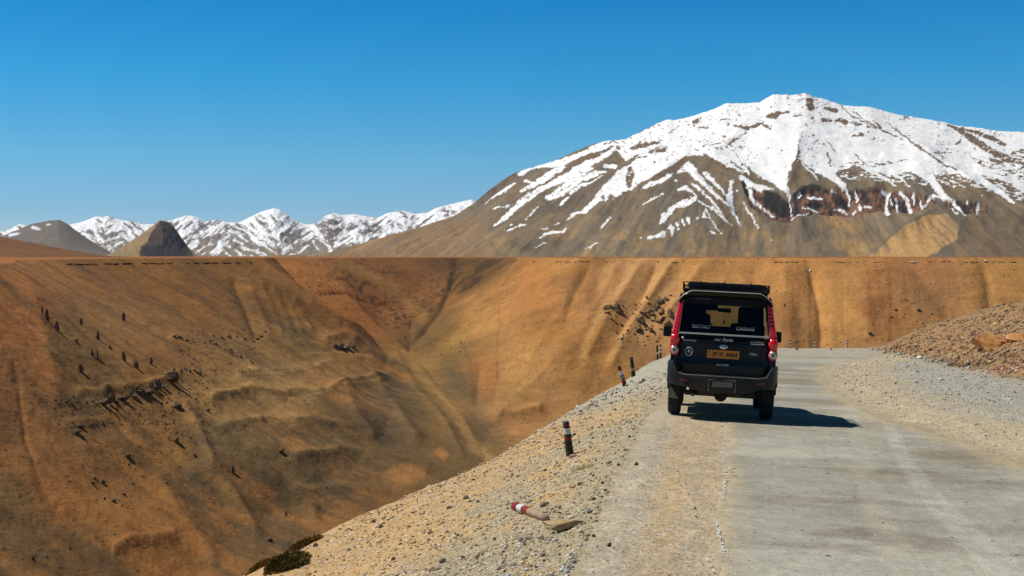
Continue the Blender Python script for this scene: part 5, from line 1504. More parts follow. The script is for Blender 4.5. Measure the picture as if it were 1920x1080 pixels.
def rock_mat(name, c1, c2, scale, bump=0.6, bd=0.05):
    m, n, l, bs = new_mat(name)
    tc = n.new('ShaderNodeTexCoord')
    t = n.new('ShaderNodeTexNoise'); t.inputs['Scale'].default_value = scale; t.inputs['Detail'].default_value = 6; t.inputs['Roughness'].default_value = 0.65
    l.new(tc.outputs['Object'], t.inputs['Vector'])
    mr = n.new('ShaderNodeMapRange'); mr.inputs['From Min'].default_value = 0.35; mr.inputs['From Max'].default_value = 0.65
    l.new(t.outputs['Fac'], mr.inputs['Value'])
    mx = n.new('ShaderNodeMixRGB'); mx.inputs[1].default_value = (*c1, 1); mx.inputs[2].default_value = (*c2, 1)
    l.new(mr.outputs[0], mx.inputs[0]); l.new(mx.outputs[0], bs.inputs['Base Color'])
    bs.inputs['Roughness'].default_value = 0.95; bs.inputs['Specular IOR Level'].default_value = 0.15
    bp = n.new('ShaderNodeBump'); bp.inputs['Strength'].default_value = bump; bp.inputs['Distance'].default_value = bd
    l.new(t.outputs['Fac'], bp.inputs['Height']); l.new(bp.outputs[0], bs.inputs['Normal'])
    return m
M['crag'] = rock_mat('dark_crag', (0.17, 0.115, 0.07), (0.075, 0.052, 0.036), 0.6, 0.8, 0.5)
M['crag_tan'] = rock_mat('tan_crag', (0.34, 0.215, 0.11), (0.15, 0.095, 0.052), 0.5, 0.8, 0.5)
M['stone'] = rock_mat('grey_stone', (0.34, 0.32, 0.28), (0.20, 0.18, 0.15), 14, 0.5, 0.01)
M['dark_stone'] = rock_mat('dark_stone', (0.10, 0.085, 0.07), (0.05, 0.042, 0.036), 14, 0.5, 0.01)
M['pale_stone'] = rock_mat('pale_stone', (0.60, 0.56, 0.48), (0.45, 0.41, 0.34), 14, 0.5, 0.01)
M['pink_stone'] = rock_mat('pink_stone', (0.50, 0.30, 0.22), (0.36, 0.20, 0.14), 14, 0.6, 0.01)
M['sand_stone'] = rock_mat('sand_stone', (0.52, 0.38, 0.20), (0.36, 0.25, 0.13), 9, 0.8, 0.015)
M['orange_stone'] = rock_mat('orange_stone', (0.60, 0.31, 0.115), (0.50, 0.22, 0.075), 2.5, 0.7, 0.08)
M['turf'] = rock_mat('dark_turf', (0.05, 0.035, 0.02), (0.025, 0.02, 0.014), 0.8, 0.8, 0.3)
M['snowmark'] = pmat('white_paint', (0.75, 0.75, 0.72), 0.8)

def rock(name, mat, loc, size, seed, parent=None, rz=0.0, tilt=0.0, sub=2, cuts=9, sink=0.25, point=0.0):
    """size = full width, depth, height in metres; sits sunk into the ground at loc"""
    co, fs = rock_geo(seed, sub, cuts)
    if point:                              # taper upwards into a blade or pinnacle
        k = (co[:, 2] + 1) / 2
        w = 1 - point * k ** 1.3
        co[:, 0] *= w; co[:, 1] *= w
    co = co * (np.array(size) / 2)
    co = rot_z(co, rz)
    co[:, 2] += size[2] * (0.5 - sink)
    if tilt: co[:, 0] += co[:, 2] * math.tan(tilt)
    me = bpy.data.meshes.new(name); me.from_pydata([tuple(c) for c in co], [], fs); me.update()
    return add(name, me, mat, parent, loc)

# ---- pinnacles standing on the left wall: (u, v of the foot, height px, width px, label)
PIN = [
 (79, 585, 14, 5, 'small dark rock pinnacle, uppermost left of those on the steep canyon slope'),
 (89, 601, 26, 8, 'tall thin dark rock pinnacle just right of the uppermost left one'),
 (107, 620, 17, 10, 'dark pinnacle with a long shadow, below the two leftmost ones'),
 (152, 609, 16, 9, 'short dark pinnacle above the tilted row, right of the leftmost cluster'),
 (144, 643, 8, 7, 'tiny dark rock stub between the leftmost cluster and the twin blades'),
 (184, 637, 21, 10, 'dark pinnacle in the middle of the slope, above the twin blades'),
 (173, 668, 14, 8, 'left blade of the twin dark rock blades on the slope'),
 (182, 672, 17, 9, 'right blade of the twin dark rock blades on the slope'),
 (206, 654, 7, 9, 'low dark rock stub right of the twin blades'),
 (232, 676, 18, 10, 'dark shield shaped pinnacle, left one of the lower trio'),
 (255, 690, 20, 12, 'stout dark pinnacle with a long shadow, middle one of the lower trio'),
 (284, 683, 15, 8, 'leaning dark pinnacle, right one of the lower trio'),
 (233, 602, 19, 9, 'lone brown pinnacle with a dark shadow high on the slope, apart from all others'),
 (151, 697, 14, 13, 'low broad dark rock below the twin blades, lowest left of the pinnacles'),
]
for i, (u, v, h, w, lab) in enumerate(PIN):
    p = hit(u, v, (150, 1500))
    k = p[1] / FPX
    o = rock('rock_pinnacle', M['crag'], p, (w * k * 1.05, w * k * 0.8, h * k * 1.35), 100 + i, rz=0.3 * i, tilt=-0.08 + 0.03 * (i % 4), cuts=7, sink=0.2, point=0.38)
    tag(o, lab, 'rock', 'rock pinnacles on the left canyon wall')

# ---- boulders lying on the canyon slopes
BLD = [
 (142, 813, 22, 9, 'broad flat dark boulder left on the lower slope, under a small ledge'), (150, 802, 15, 7, 'dark boulder just above the broad flat one on the lower left slope'),
 (239, 857, 12, 7, 'dark boulder alone on the slope below the jagged ridge'), (331, 830, 10, 14, 'upright dark boulder below the right end of the jagged ridge'),
 (173, 907, 10, 5, 'left stone of the three dark stones on the orange lower slope'), (192, 906, 10, 8, 'right stone of the three dark stones on the orange lower slope'),
 (177, 897, 7, 4, 'upper stone of the three dark stones on the orange lower slope'), (213, 941, 12, 6, 'largest dark boulder of the scattered ones on the orange lower slope'),
 (232, 928, 8, 5, 'small dark boulder above right of the largest one on the orange slope'), (229, 949, 5, 3.5, 'smallest dark stone right below the largest boulder on the orange slope'),
 (196, 936, 5, 4, 'small dark stone left of the largest boulder on the orange slope'), (437, 886, 8, 14, 'upright dark boulder in the middle of the debris slope'),
 (527, 848, 13, 8, 'dark block on the slope right of the middle, near a sandy patch'), (506, 1015, 12, 8, 'dark boulder low on the debris slope beside the gravel bank'),
 (62, 1050, 7, 8, 'dark stone in the grey gully at the bottom left corner'), (130, 1029, 5, 4, 'tiny dark stone low on the smooth orange slope'), (312, 907, 6, 4.5, 'small dark stone in the grey streak of the lower slope'),
 (248, 907, 5, 3.5, 'tiny dark stone right of the three on the orange slope'), (241, 872, 5, 4, 'tiny dark stone below the lone dark boulder under the jagged ridge'),
 (333, 765, 17, 13, 'dark block with a shadow right below the jagged ridge'), (390, 771, 7, 6, 'small dark stone on the sandy slope right of the jagged ridge'), (365, 855, 7, 6, 'small dark boulder in the debris below the ridge end'),
 (494, 788, 5, 4, 'small brown stone alone on the pale sandy slope'), (537, 968, 5, 8, 'small upright stone low in the valley debris'), (370, 700, 8, 6, 'dark stone right of the jagged ridge top'),
]
for i, (u, v, w, h, lab) in enumerate(BLD):
    p = hit(u, v, (120, 1500))
    k = p[1] / FPX
    o = rock('boulder', M['crag'], p, (w * k * 1.15, w * k * 0.9, h * k * 1.5), 200 + i, rz=0.7 * i, cuts=9, sink=0.3)
    tag(o, lab, 'boulder', 'boulders on the canyon slopes')

# ---- outcrops: a thing each, every rock of it a part
def outcrop(name, label, items, mat, seed, group=None, rng=(120, 2200), depth=0.9, tall=1.4, point=0.35, lean=False, mix=None):
    p0 = hit(items[0][0], items[0][1], rng)
    root = empty(name, p0)
    tag(root, label, 'rock', group)
    for i, (u, v, w, h) in enumerate(items):
        p = hit(u, v, rng)
        k = p[1] / FPX
        loc = (p[0] - p0[0], p[1] - p0[1], p[2] - p0[2])
        if lean:            # slabs standing on edge and thrusting out over the slope
            rock('rock', mat, loc, (w * k * 1.1, w * k * 0.7, h * k * tall), seed + i, root, rz=-0.5 + 0.25 * ((i * 5) % 4), cuts=12, sink=0.15, point=point, tilt=0.25 + 0.12 * ((i * 7) % 5 - 2))
        else:
            rock('rock', mix if (mix and i % 3 == 1) else mat, loc, (w * k * 1.1, w * k * depth, h * k * tall), seed + i, root, rz=0.5 * i, cuts=14, sink=0.42, point=point, tilt=0.12 * ((i * 7) % 5 - 2))
    return root
rng_ = random.Random(77)
items = []
for i in range(30):
    t = (i % 19) / 18 if i < 19 else rng_.random()
    u = lerp(188, 322, t) + rng_.uniform(-2, 2)
    v = np.interp(u, [188, 215, 240, 262, 285, 322], [757, 756, 746, 738, 732, 708]) + rng_.gauss(0, 3.5)
    big = rng_.random() ** 1.6
    items.append((u, v, 7 + 24 * big, 5 + 17 * rng_.random() ** 1.5))
outcrop('jagged_ridge', 'long jagged dark rock ridge with spiky shadows on the left canyon wall', items, M['crag'], 300, tall=1.25, point=0.3, lean=True)
items = [(110, 756, 8, 3), (122, 752, 9, 3), (133, 756, 10, 4), (146, 752, 8, 4), (160, 753, 9, 3), (173, 752, 11, 5), (182, 757, 8, 4), (180, 796, 8, 3), (192, 793, 9, 4), (168, 797, 8, 3)]
outcrop('rock_ledge', 'thin broken dark ledge running left from the jagged ridge', items, M['crag'], 330, point=0.1, tall=1.2)
items = [(326, 632, 9, 6), (337, 634, 12, 8), (350, 639, 12, 7), (362, 642, 8, 4), (383, 643, 9, 6), (393, 640, 9, 5), (405, 646, 10, 6), (415, 634, 9, 5), (428, 632, 9, 4), (340, 697, 7, 9), (348, 694, 7, 10), (356, 697, 7, 9), (365, 696, 8, 7), (375, 702, 8, 6)]
outcrop('rock_ledge', 'broken dark ledge in the middle of the left wall, above the rubble', items, M['crag'], 350, point=0.2, tall=1.1)
items = [(475, 641, 8, 6), (482, 637, 10, 7), (490, 632, 9, 5), (497, 622, 7, 4), (457, 618, 6, 4), (468, 600, 5, 3)]
outcrop('rock_ledge', 'small dark ledge at the foot of the fluted earth columns', items, M['crag'], 370, point=0.1, tall=1.1)
items = [(628, 650, 13, 11), (638, 652, 15, 15), (650, 653, 16, 17), (660, 651, 12, 15), (643, 656, 14, 7)]
outcrop('rock_outcrop', 'rounded dark rock knob jutting from the left spur above the valley', items, M['crag'], 380, point=0.15, tall=1.1, depth=1.2)
CR = [(265, 465, 70, 60), (330, 465, 60, 60), (255, 498, 60, 15), (285, 553, 25, 30), (345, 488, 70, 16)]
CR2 = [(580, 390, 20, 40), (665, 425, 45, 60), (690, 412, 50, 40), (735, 400, 50, 45), (770, 366, 25, 20), (540, 500, 60, 35), (592, 500, 50, 45), (660, 480, 70, 60), (700, 505, 70, 60), (762, 520, 60, 80), (540, 585, 45, 60), (495, 560, 40, 45), (525, 545, 34, 30),
       (500, 650, 50, 40), (520, 640, 34, 38), (568, 636, 30, 18), (605, 648, 35, 45), (660, 570, 60, 36), (740, 585, 60, 50), (700, 560, 40, 40), (620, 520, 40, 40)]
f3 = lambda l: [(1080 + x * 0.2315, 470 + y * 0.2315, w * 0.2315, h * 0.2315) for x, y, w, h in l]
outcrop('rock_crag', 'pair of dark rock crags high on the far tan wall, left of the larger group', [(a_, b_, c_ * 1.25, d_) for a_, b_, c_, d_ in f3(CR)], M['crag_tan'], 400, point=0.15, tall=1.2, mix=M['crag'])
outcrop('rock_crag', 'large group of dark crags on the far tan wall behind the SUV', [(a_, b_, c_ * 1.3, d_) for a_, b_, c_, d_ in f3(CR2)], M['crag_tan'], 420, point=0.18, tall=1.2, mix=M['crag'])
for i, (x, y, w, lab) in enumerate([(370, 720, 26, 'dark boulder low on the far wall below the crags'), (420, 650, 22, 'dark boulder beside the large crags on the far wall'), (470, 676, 18, 'small brown boulder under the large crags on the far wall'), (112, 728, 12, 'tiny dark stone far left on the far tan wall')]):
    u, v = 1080 + x * 0.2315, 470 + y * 0.2315
    p = hit(u, v, (120, 1500)); k = p[1] / FPX
    tag(rock('boulder', M['crag'], p, (w * .2315 * k, w * .2315 * k * .8, w * .2315 * k), 460 + i), lab, 'boulder', 'boulders on the far canyon wall')
for i, (x, y, w, h, lab) in enumerate([(855, 572, 40, 10, 'flat dark boulder low on the far wall right of the SUV'), (1035, 413, 26, 12, 'left one of two dark boulders on the far wall right of the SUV'),
        (1190, 415, 30, 16, 'right one of two dark boulders on the far wall, with a dark smear'), (1285, 440, 14, 8, 'small dark stone below right of the two dark boulders on the far wall'), (262, 385, 12, 20, 'narrow dark rock on the far wall just right of the SUV')]):
    u, v = 1400 + x * 0.2708, 470 + y * 0.2708
    p = hit(u, v, (120, 1500)); k = p[1] / FPX
    tag(rock('boulder', M['crag'], p, (w * .27 * k, w * .27 * k * .8, h * .27 * k * 1.4), 480 + i), lab, 'boulder', 'boulders on the far canyon wall')
for i, (u, v, w, h, lab) in enumerate([(1519, 509, 4.5, 5.5, 'white painted stone near the top of a gully in the far wall'), (1711, 492, 8, 3, 'white slab lying just under the right rim'), (1848, 489.5, 9, 1.8, 'thin white slab under the rim at the far right')]):
    p = hit(u, v, (300, 1500)); k = p[1] / FPX
    tag(rock('marker_stone', M['snowmark'], p, (w * k, w * k * .7, h * k * 1.3), 500 + i, sub=1), lab, 'marker stone', 'white markers on the far wall')

def joined(name, geos, mat, label, col=None, smooth=False, kind='stuff'):
    vs = np.concatenate([g[0] for g in geos]); off = 0; tr = []
    for g in geos:
        tr.append(np.array(g[1]) + off); off += len(g[0])
    cc = None
    if col is not None:
        cc = np.concatenate([np.broadcast_to(c, (len(g[0]), 3)) for g, c in zip(geos, col)])
    me = mesh_np(name, vs, tris=np.concatenate(tr), col=cc, smooth=smooth)
    return tag(add(name, me, mat), label, kind=kind)

# dark turf hanging over the rim
rg = random.Random(9)
tpl1 = [rock_geo(900 + i, 1, 5) for i in range(6)]
geos = []
RA = np.array([(p[0], p[1], p[2]) for p in RIM_L[5:9]]); 
def rim_turf(rim, n, u0, u1, dens, hh):
    seg = [(rim[i], rim[i + 1]) for i in range(len(rim) - 1)]
    L = [math.hypot(b[0] - a[0], b[1] - a[1]) for a, b in seg]
    for _ in range(n):
        k = rg.choices(range(len(seg)), L)[0]; t = rg.random(); a, b = seg[k]
        x = a[0] + (b[0] - a[0]) * t; y = a[1] + (b[1] - a[1]) * t
        u = 960 + FPX * x / y
        if not (u0 < u < u1): continue
        if vnoise(np.array([u * 0.12]), np.array([0.0]), 55)[0] > dens: continue
        # find the actual lip along the sight line
        dd = np.linspace(y - 60, y + 60, 121); xx = x / y * dd
        z = land(xx, dd)[0]; vv = 480 - FPX * (z - EYE) / dd
        i = int(np.argmin(np.where(z > -2.2, dd, 1e9)))
        co, fs = tpl1[rg.randrange(6)]
        s = rg.uniform(0.8, 2.6)
        g = co * np.array([s, 0.8, rg.uniform(0.15, 0.5) * hh])
        geos.append((g + np.array([xx[i], dd[i], z[i] - 0.25]), fs))
rim_turf(RIM_L[3:10], 700, 110, 470, 0.25, 1.0)
rim_turf(RIM_R[3:10], 500, 1000, 1920, -0.25, 0.9)
if geos: joined('turf_lip', geos, M['turf'], 'ragged dark turf overhanging the plateau rim')

# rubble scattered over the canyon slopes
geos = []
def rubble(u0, v0, u1, v1, n, smin, smax, thresh=-9, poly=None):
    us = np.array([rg.uniform(u0, u1) for _ in range(n)]); vs = np.array([rg.uniform(v0, v1) for _ in range(n)])
    for u, v in zip(us, vs):
        if poly and not inside(np.array([u]), np.array([v]), poly)[0]: continue
        if vnoise(np.array([u * 0.05]), np.array([v * 0.05]), 66)[0] < thresh: continue
        P_.append((u, v, rg.uniform(smin, smax) * (1 if rg.random() < 0.8 else 1.6)))
P_ = []
rubble(300, 690, 420, 830, 170, 1.2, 3.4)
rubble(190, 750, 330, 800, 110, 1.2, 3.6)
rubble(330, 620, 480, 700, 150, 1.2, 3.2)
rubble(100, 745, 200, 810, 60, 1.2, 3.0)
rubble(150, 830, 640, 1040, 320, 0.9, 2.4, 0.0)
rubble(60, 500, 600, 900, 330, 0.8, 1.7, -0.1)
rubble(900, 500, 1900, 640, 260, 0.8, 1.6, 0.05)
rubble(520, 520, 780, 655, 330, 1.0, 2.8, -0.15, [(500, 500), (640, 500), (780, 600), (770, 655), (640, 600), (560, 540)])
rubble(1150, 560, 1260, 650, 110, 1.2, 3.4)
rubble(1640, 560, 1760, 620, 24, 1.2, 2.8)
rubble(820, 640, 900, 700, 40, 1.0, 2.4); rubble(840, 780, 930, 850, 30, 1, 2.2)
rubble(0, 560, 60, 700, 20, 0.8, 1.8); rubble(0, 980, 120, 1080, 40, 1, 2.4)
UV = np.array(P_)
# vectorised sight-line hits
dgrid = np.geomspace(200, 1500, 700)
for blk in np.array_split(UV, 12):
    rx = (blk[:, 0] - 960) / FPX; rz = -(blk[:, 1] - 480) / FPX
    X = rx[:, None] * dgrid; Y = np.broadcast_to(dgrid, X.shape)
    Z = land(X.ravel(), Y.ravel().copy())[0].reshape(X.shape)
    below = (EYE + rz[:, None] * dgrid) < Z
    idx = np.argmax(below, 1)
    for j, i in enumerate(idx):
        if i == 0: continue
        k = dgrid[i] / FPX; s = blk[j, 2] * k * 0.62
        co, fs = tpl1[rg.randrange(6)]
        g = rot_z(co * np.array([s * rg.uniform(0.8, 1.3), s, s * rg.uniform(0.6, 1.1)]), rg.uniform(0, 6))
        geos.append((g + np.array([X[j, i], Y[j, i], Z[j, i] + 0.1 * s]), fs))
joined('canyon_rubble', geos, M['crag'], 'small dark rubble strewn over the canyon slopes')

# ------------------------------------------------------------------ bollards
BM = {'k': pmat('black_paint_worn', (0.018, 0.017, 0.018), 0.6, 0, 0.3, (18, (0.07, 0.05, 0.04), 0.50, 0.62), 0.3), 'w': pmat('white_paint_worn', (0.66, 0.66, 0.64), 0.7, 0, 0.3, (16, (0.35, 0.33, 0.3), 0.56, 0.66), 0.3),
      'r': pmat('red_paint_worn', (0.36, 0.012, 0.014), 0.6, 0, 0.3, (16, (0.10, 0.02, 0.02), 0.52, 0.62), 0.3), 'g': pmat('mottled_paint', (0.06, 0.06, 0.058), 0.7, 0, 0.3, (22, (0.55, 0.54, 0.5), 0.48, 0.62), 0.4),
      'c': pmat('bare_concrete', (0.42, 0.30, 0.20), 0.9, 0, 0.2, (20, (0.28, 0.19, 0.12), 0.4, 0.7), 0.5), 'b': pmat('rusty_band', (0.12, 0.04, 0.02), 0.8, 0, 0.2)}
def bollard_mesh(name, h, r0, r1, bands, seed, ns=14, curve=0.0):
    """bands: list of (height fraction, paint key) from the foot up"""
    rng = random.Random(seed)
    keys = sorted(set(k for _, k in bands))
    zs = [0.0]
    for f, _ in bands: zs.append(f)
    lev = []
    for a, b in zip(zs[:-1], zs[1:]):
        n = max(1, int((b - a) * 9))
        lev += [a + (b - a) * i / n for i in range(n)]
    lev.append(1.0)
    vs = []; fs = []; mi = []
    wob = [rng.uniform(-0.05, 0.05) for _ in range(ns)]
    for t in lev:
        r = lerp(r0, r1, t ** 0.8) * (1 + rng.uniform(-0.03, 0.03))
        for k in range(ns):
            q = 2 * math.pi * k / ns
            rr = r * (1 + wob[k] + rng.uniform(-0.025, 0.025))
            vs.append((rr * math.cos(q) + curve * t * t, rr * math.sin(q), h * t))
    for i in range(len(lev) - 1):
        t = (lev[i] + lev[i + 1]) / 2
        key = next(k for f, k in bands if t <= f + 1e-6)
        for k in range(ns):
            k2 = (k + 1) % ns
            fs.append((i * ns + k, i * ns + k2, (i + 1) * ns + k2, (i + 1) * ns + k)); mi.append(keys.index(key))
    nb = len(lev) - 1
    vs.append((curve, 0, h * 1.01)); c = len(vs) - 1
    for k in range(ns):
        fs.append((nb * ns + k, nb * ns + (k + 1) % ns, c)); mi.append(keys.index(bands[-1][1]))
    fs.append(tuple(range(ns))[::-1]); mi.append(keys.index(bands[0][1]))
    me = bpy.data.meshes.new(name); me.from_pydata(vs, [], fs)
    me.polygons.foreach_set('material_index', mi)
    me.polygons.foreach_set('use_smooth', [True] * len(fs))
    me.update()
    return me, [BM[k] for k in keys]

GB = 'painted road edge bollards'
def bollard(u, v, hpx, wpx, top_du, bands, label, seed, rng=(8, 90), sink=0.06, d=None, group=GB):
    if d is None:
        p = hit(u, v, rng)
    else:
        x = (u - 960) / FPX * d
        p = (x, d, ground_z(x, d))
    k = p[1] / FPX
    h = hpx * k + sink
    me, ms = bollard_mesh('bollard', h, wpx * k / 2, wpx * k / 2 * 0.74, bands, seed)
    o = add('bollard', me, ms, None, (p[0], p[1], p[2] - sink))
    o.rotation_euler = (0.02, math.atan2(top_du, hpx), 0)
    return tag(o, label, 'bollard', group), p
bA, pA = bollard(1070, 853, 63, 16, -8, [(0.10, 'c'), (0.52, 'k'), (0.60, 'r'), (0.68, 'k'), (0.83, 'w'), (0.90, 'k'), (0.93, 'r'), (1, 'k')], 'largest upright bollard with black, white and red bands, stones round its foot', 1)
bollard(1173, 724, 39, 9, -12, [(0.24, 'k'), (0.38, 'r'), (0.62, 'g'), (0.80, 'w'), (0.93, 'r'), (1, 'k')], 'leaning bollard with worn white and red bands at the gravel edge', 2)
bollard(1188.5, 706, 37, 8.5, -4.5, [(0.35, 'k'), (0.5, 'g'), (1, 'k')], 'plain black upright bollard right of the leaning one', 3)
bollard(1238.5, 668, 29, 4.5, 0, [(0.5, 'k'), (0.62, 'w'), (0.72, 'k'), (0.85, 'w'), (1, 'k')], 'right one of the close pair of bollards beside the SUV, white marked', 4, d=57)
bollard(1233.5, 668, 28, 4.5, -1.5, [(0.45, 'k'), (0.55, 'w'), (0.85, 'k'), (1, 'k')], 'left one of the close pair of bollards beside the SUV', 5, d=56)
far_b = None
for i, (u, lab) in enumerate([(1481.5, 'left one of three tiny black and white posts behind the road crest'), (1529, 'middle one of three tiny black and white posts behind the road crest'), (1589, 'right one of three tiny black and white posts behind the road crest')]):
    x = (u - 960) / FPX * 62.5
    me, ms = bollard_mesh('bollard', 0.62, 0.048, 0.04, [(0.3, 'k'), (0.42, 'w'), (0.54, 'k'), (0.66, 'w'), (0.78, 'k'), (0.9, 'w'), (1, 'k')], 11, ns=8) if far_b is None else (far_b.data, [])
    if far_b is None:
        o = far_b = add('bollard', me, ms)
    else:
        o = far_b.copy(); COL.objects.link(o)
    zt = EYE - (638 - 480) / FPX * 62.5
    o.location = (x, 62.5, zt - 0.62); tag(o, lab, 'bollard', GB)

# pink stone and small stones round the foot of the big bollard
def near_rock(name, u, v, wpx, hpx, mat, label, seed, cat='stone', group='loose stones on the shoulder', rz=0.3, cuts=9, sink=0.3, dpx=None, point=0.0):
    p = hit(u, v, (6, 90)); k = p[1] / FPX
    return tag(rock(name, mat, p, (wpx * k, (dpx or wpx * 0.8) * k, hpx * k * 1.35), seed, rz=rz, cuts=cuts, sink=sink, point=point), label, cat, group)
near_rock('stone', 1074, 859, 20, 9, M['pink_stone'], 'pinkish stone leaning on the foot of the largest bollard', 601, rz=0.4)
near_rock('stone', 1062, 862, 12, 6, M['pale_stone'], 'pale stone left of the pinkish stone at the foot of the bollard', 602)
near_rock('stone', 1080, 865, 13, 5, M['pale_stone'], 'pale flat stone right of the pinkish stone at the foot of the bollard', 603)
near_rock('stone', 1193, 872, 9, 6, M['dark_stone'], 'dark stone near the wheel track, right of the largest bollard', 604)
near_rock('stone', 1160, 873, 7, 5, M['dark_stone'], 'small dark stone halfway between the largest bollard and the wheel track', 605)
near_rock('stone', 1131, 908, 9, 6, M['dark_stone'], 'dark stone below right of the dry grass tuft', 606)
near_rock('stone', 1104, 961, 11, 9, M['stone'], 'rounded grey stone right of the fallen bollard', 607)
near_rock('stone', 1115, 962, 12, 4, M['pale_stone'], 'flat pale stone touching the rounded grey stone', 608)
near_rock('stone', 1040, 888, 10, 6, M['pale_stone'], 'white stone below left of the dry grass tuft', 609)
near_rock('stone', 1142, 1024, 9, 8, M['dark_stone'], 'dark pointed stone low on the shoulder near the bottom of the frame', 610)
near_rock('stone', 1113, 1006, 8, 5, M['dark_stone'], 'dark stone below the slab of the fallen bollard', 611)
near_rock('stone', 806, 1000, 12, 6, M['pink_stone'], 'reddish stone on the sandy bank left of the fallen bollard', 612)
near_rock('stone', 843, 955, 13, 6, M['dark_stone'], 'brown stone high on the sandy bank near its brow', 613)
near_rock('stone', 1494, 656, 7, 4, M['dark_stone'], 'dark stone at the far road crest, between the left and middle posts', 614, dpx=6)
near_rock('stone', 1558, 656, 6, 3, M['dark_stone'], 'dark stone at the far road crest, between the middle and right posts', 615, dpx=6)
near_rock('stone', 830, 1052, 16, 8, M['stone'], 'blue grey stone in the grey patch at the bottom edge', 616)
near_rock('stone', 960, 1062, 14, 6, M['stone'], 'flat grey stone at the bottom edge below the fallen bollard', 617)
near_rock('stone', 868, 1046, 12, 6, M['stone'], 'grey stone right of the blue grey stone at the bottom edge', 618)
near_rock('stone', 1018, 1041, 12, 6, M['stone'], 'wide flat stone under the slab, near the bottom of the shoulder', 619)
near_rock('stone', 700, 1003, 9, 5, M['pale_stone'], 'pale stone on the brow of the sandy bank', 620)

# fallen bollard and its broken footing
a = Vector(hit(966, 962, (6, 60))) + Vector((0, 0, 0.085)); b = Vector(hit(1024, 979, (6, 60))) + Vector((0, 0, 0.040))
L = (b - a).length
me, ms = bollard_mesh('bollard', L, 0.036, 0.052, [(0.50, 'c'), (0.53, 'b'), (0.64, 'r'), (0.68, 'k'), (0.84, 'w'), (0.87, 'k'), (0.97, 'r'), (1, 'b')], 21, curve=-0.008)
fb = add('bollard', me, ms, None, b)
fb.rotation_euler = (a - b).to_track_quat('Z', 'X').to_euler()
tag(fb, 'fallen bollard lying on the gravel, red and white bands at its left end', 'bollard', GB)
def slab():
    p = hit(1050, 996, (6, 60)); co, fs = rock_geo(815, 3, 16)
    r = np.random.default_rng(3)
    co = co * np.array([0.245, 0.085, 0.048]) * (1 + r.normal(0, 0.02, (len(co), 1)))
    co[:, 2] += 0.022 - 0.9 * (co[:, 0] / 0.245) ** 2 * 0.012          # slightly bowed
    co[:, 1] += 0.03 * (co[:, 0] / 0.245) ** 2
    e = np.array(Euler((0.30, -0.05, 0.16)).to_matrix())
    co = co @ e.T
    me = bpy.data.meshes.new('stone_slab'); me.from_pydata([tuple(c) for c in co], [], fs); me.update()
    o = add('stone_slab', me, M['sand_stone'], None, (p[0], p[1], p[2] + 0.035))
    tag(o, 'long rough stone slab lying against the end of the fallen bollard', 'stone')
slab()

# orange boulder wedge and its fellows on the spoil heap
def wedge(u0, v0, wpx, hpx, label, seed):
    p = hit(u0, v0, (10, 90)); k = p[1] / FPX
    W = wpx * k; H = hpx * k
    vs = [(-0.52, -0.10, 0.70), (-0.20, -0.45, -0.15), (0.02, -0.40, 0.15), (0.50, -0.05, 0.34), (-0.28, 0.0, 0.98), (0.05, 0.12, 0.88), (0.50, 0.25, 0.45), (-0.5, 0.4, 0.4), (0.4, 0.5, 0.1), (-0.30, -0.30, 0.40), (0.15, -0.22, 0.52)]
    bm = bmesh.new()
    for x, y, z in vs: bm.verts.new((x * W, y * W * 0.8, z * H))
    bmesh.ops.convex_hull(bm, input=bm.verts)
    bmesh.ops.subdivide_edges(bm, edges=bm.edges, cuts=2, use_grid_fill=True)
    rng = random.Random(seed)
    for v in bm.verts: v.co += Vector([rng.uniform(-1, 1) for _ in range(3)]) * 0.018 * W
    me = bpy.data.meshes.new('boulder'); bm.to_mesh(me); bm.free()
    return tag(add('boulder', me, M['orange_stone'], None, (p[0], p[1], p[2] - 0.02)), label, 'boulder', 'boulders on the spoil heap')
wedge(1862, 656, 70, 34, 'large pale orange wedge shaped boulder on the spoil heap', 31)
near_rock('boulder', 1808, 653, 17, 9, M['orange_stone'], 'smaller orange boulder left of the wedge shaped boulder', 632, 'boulder', 'boulders on the spoil heap')
near_rock('boulder', 1905, 640, 40, 18, M['orange_stone'], 'orange boulder cut by the right edge of the frame', 633, 'boulder', 'boulders on the spoil heap')
near_rock('boulder', 1750, 657, 18, 6, M['dark_stone'], 'flat dark stone at the toe of the spoil heap', 634, 'boulder', 'boulders on the spoil heap')
near_rock('boulder', 1838, 660, 14, 9, M['dark_stone'], 'dark brown stone under the wedge shaped boulder', 635, 'boulder', 'boulders on the spoil heap')
near_rock('boulder', 1902, 672, 22, 12, M['orange_stone'], 'rusty orange boulder at the lower right toe of the heap', 636, 'boulder', 'boulders on the spoil heap')

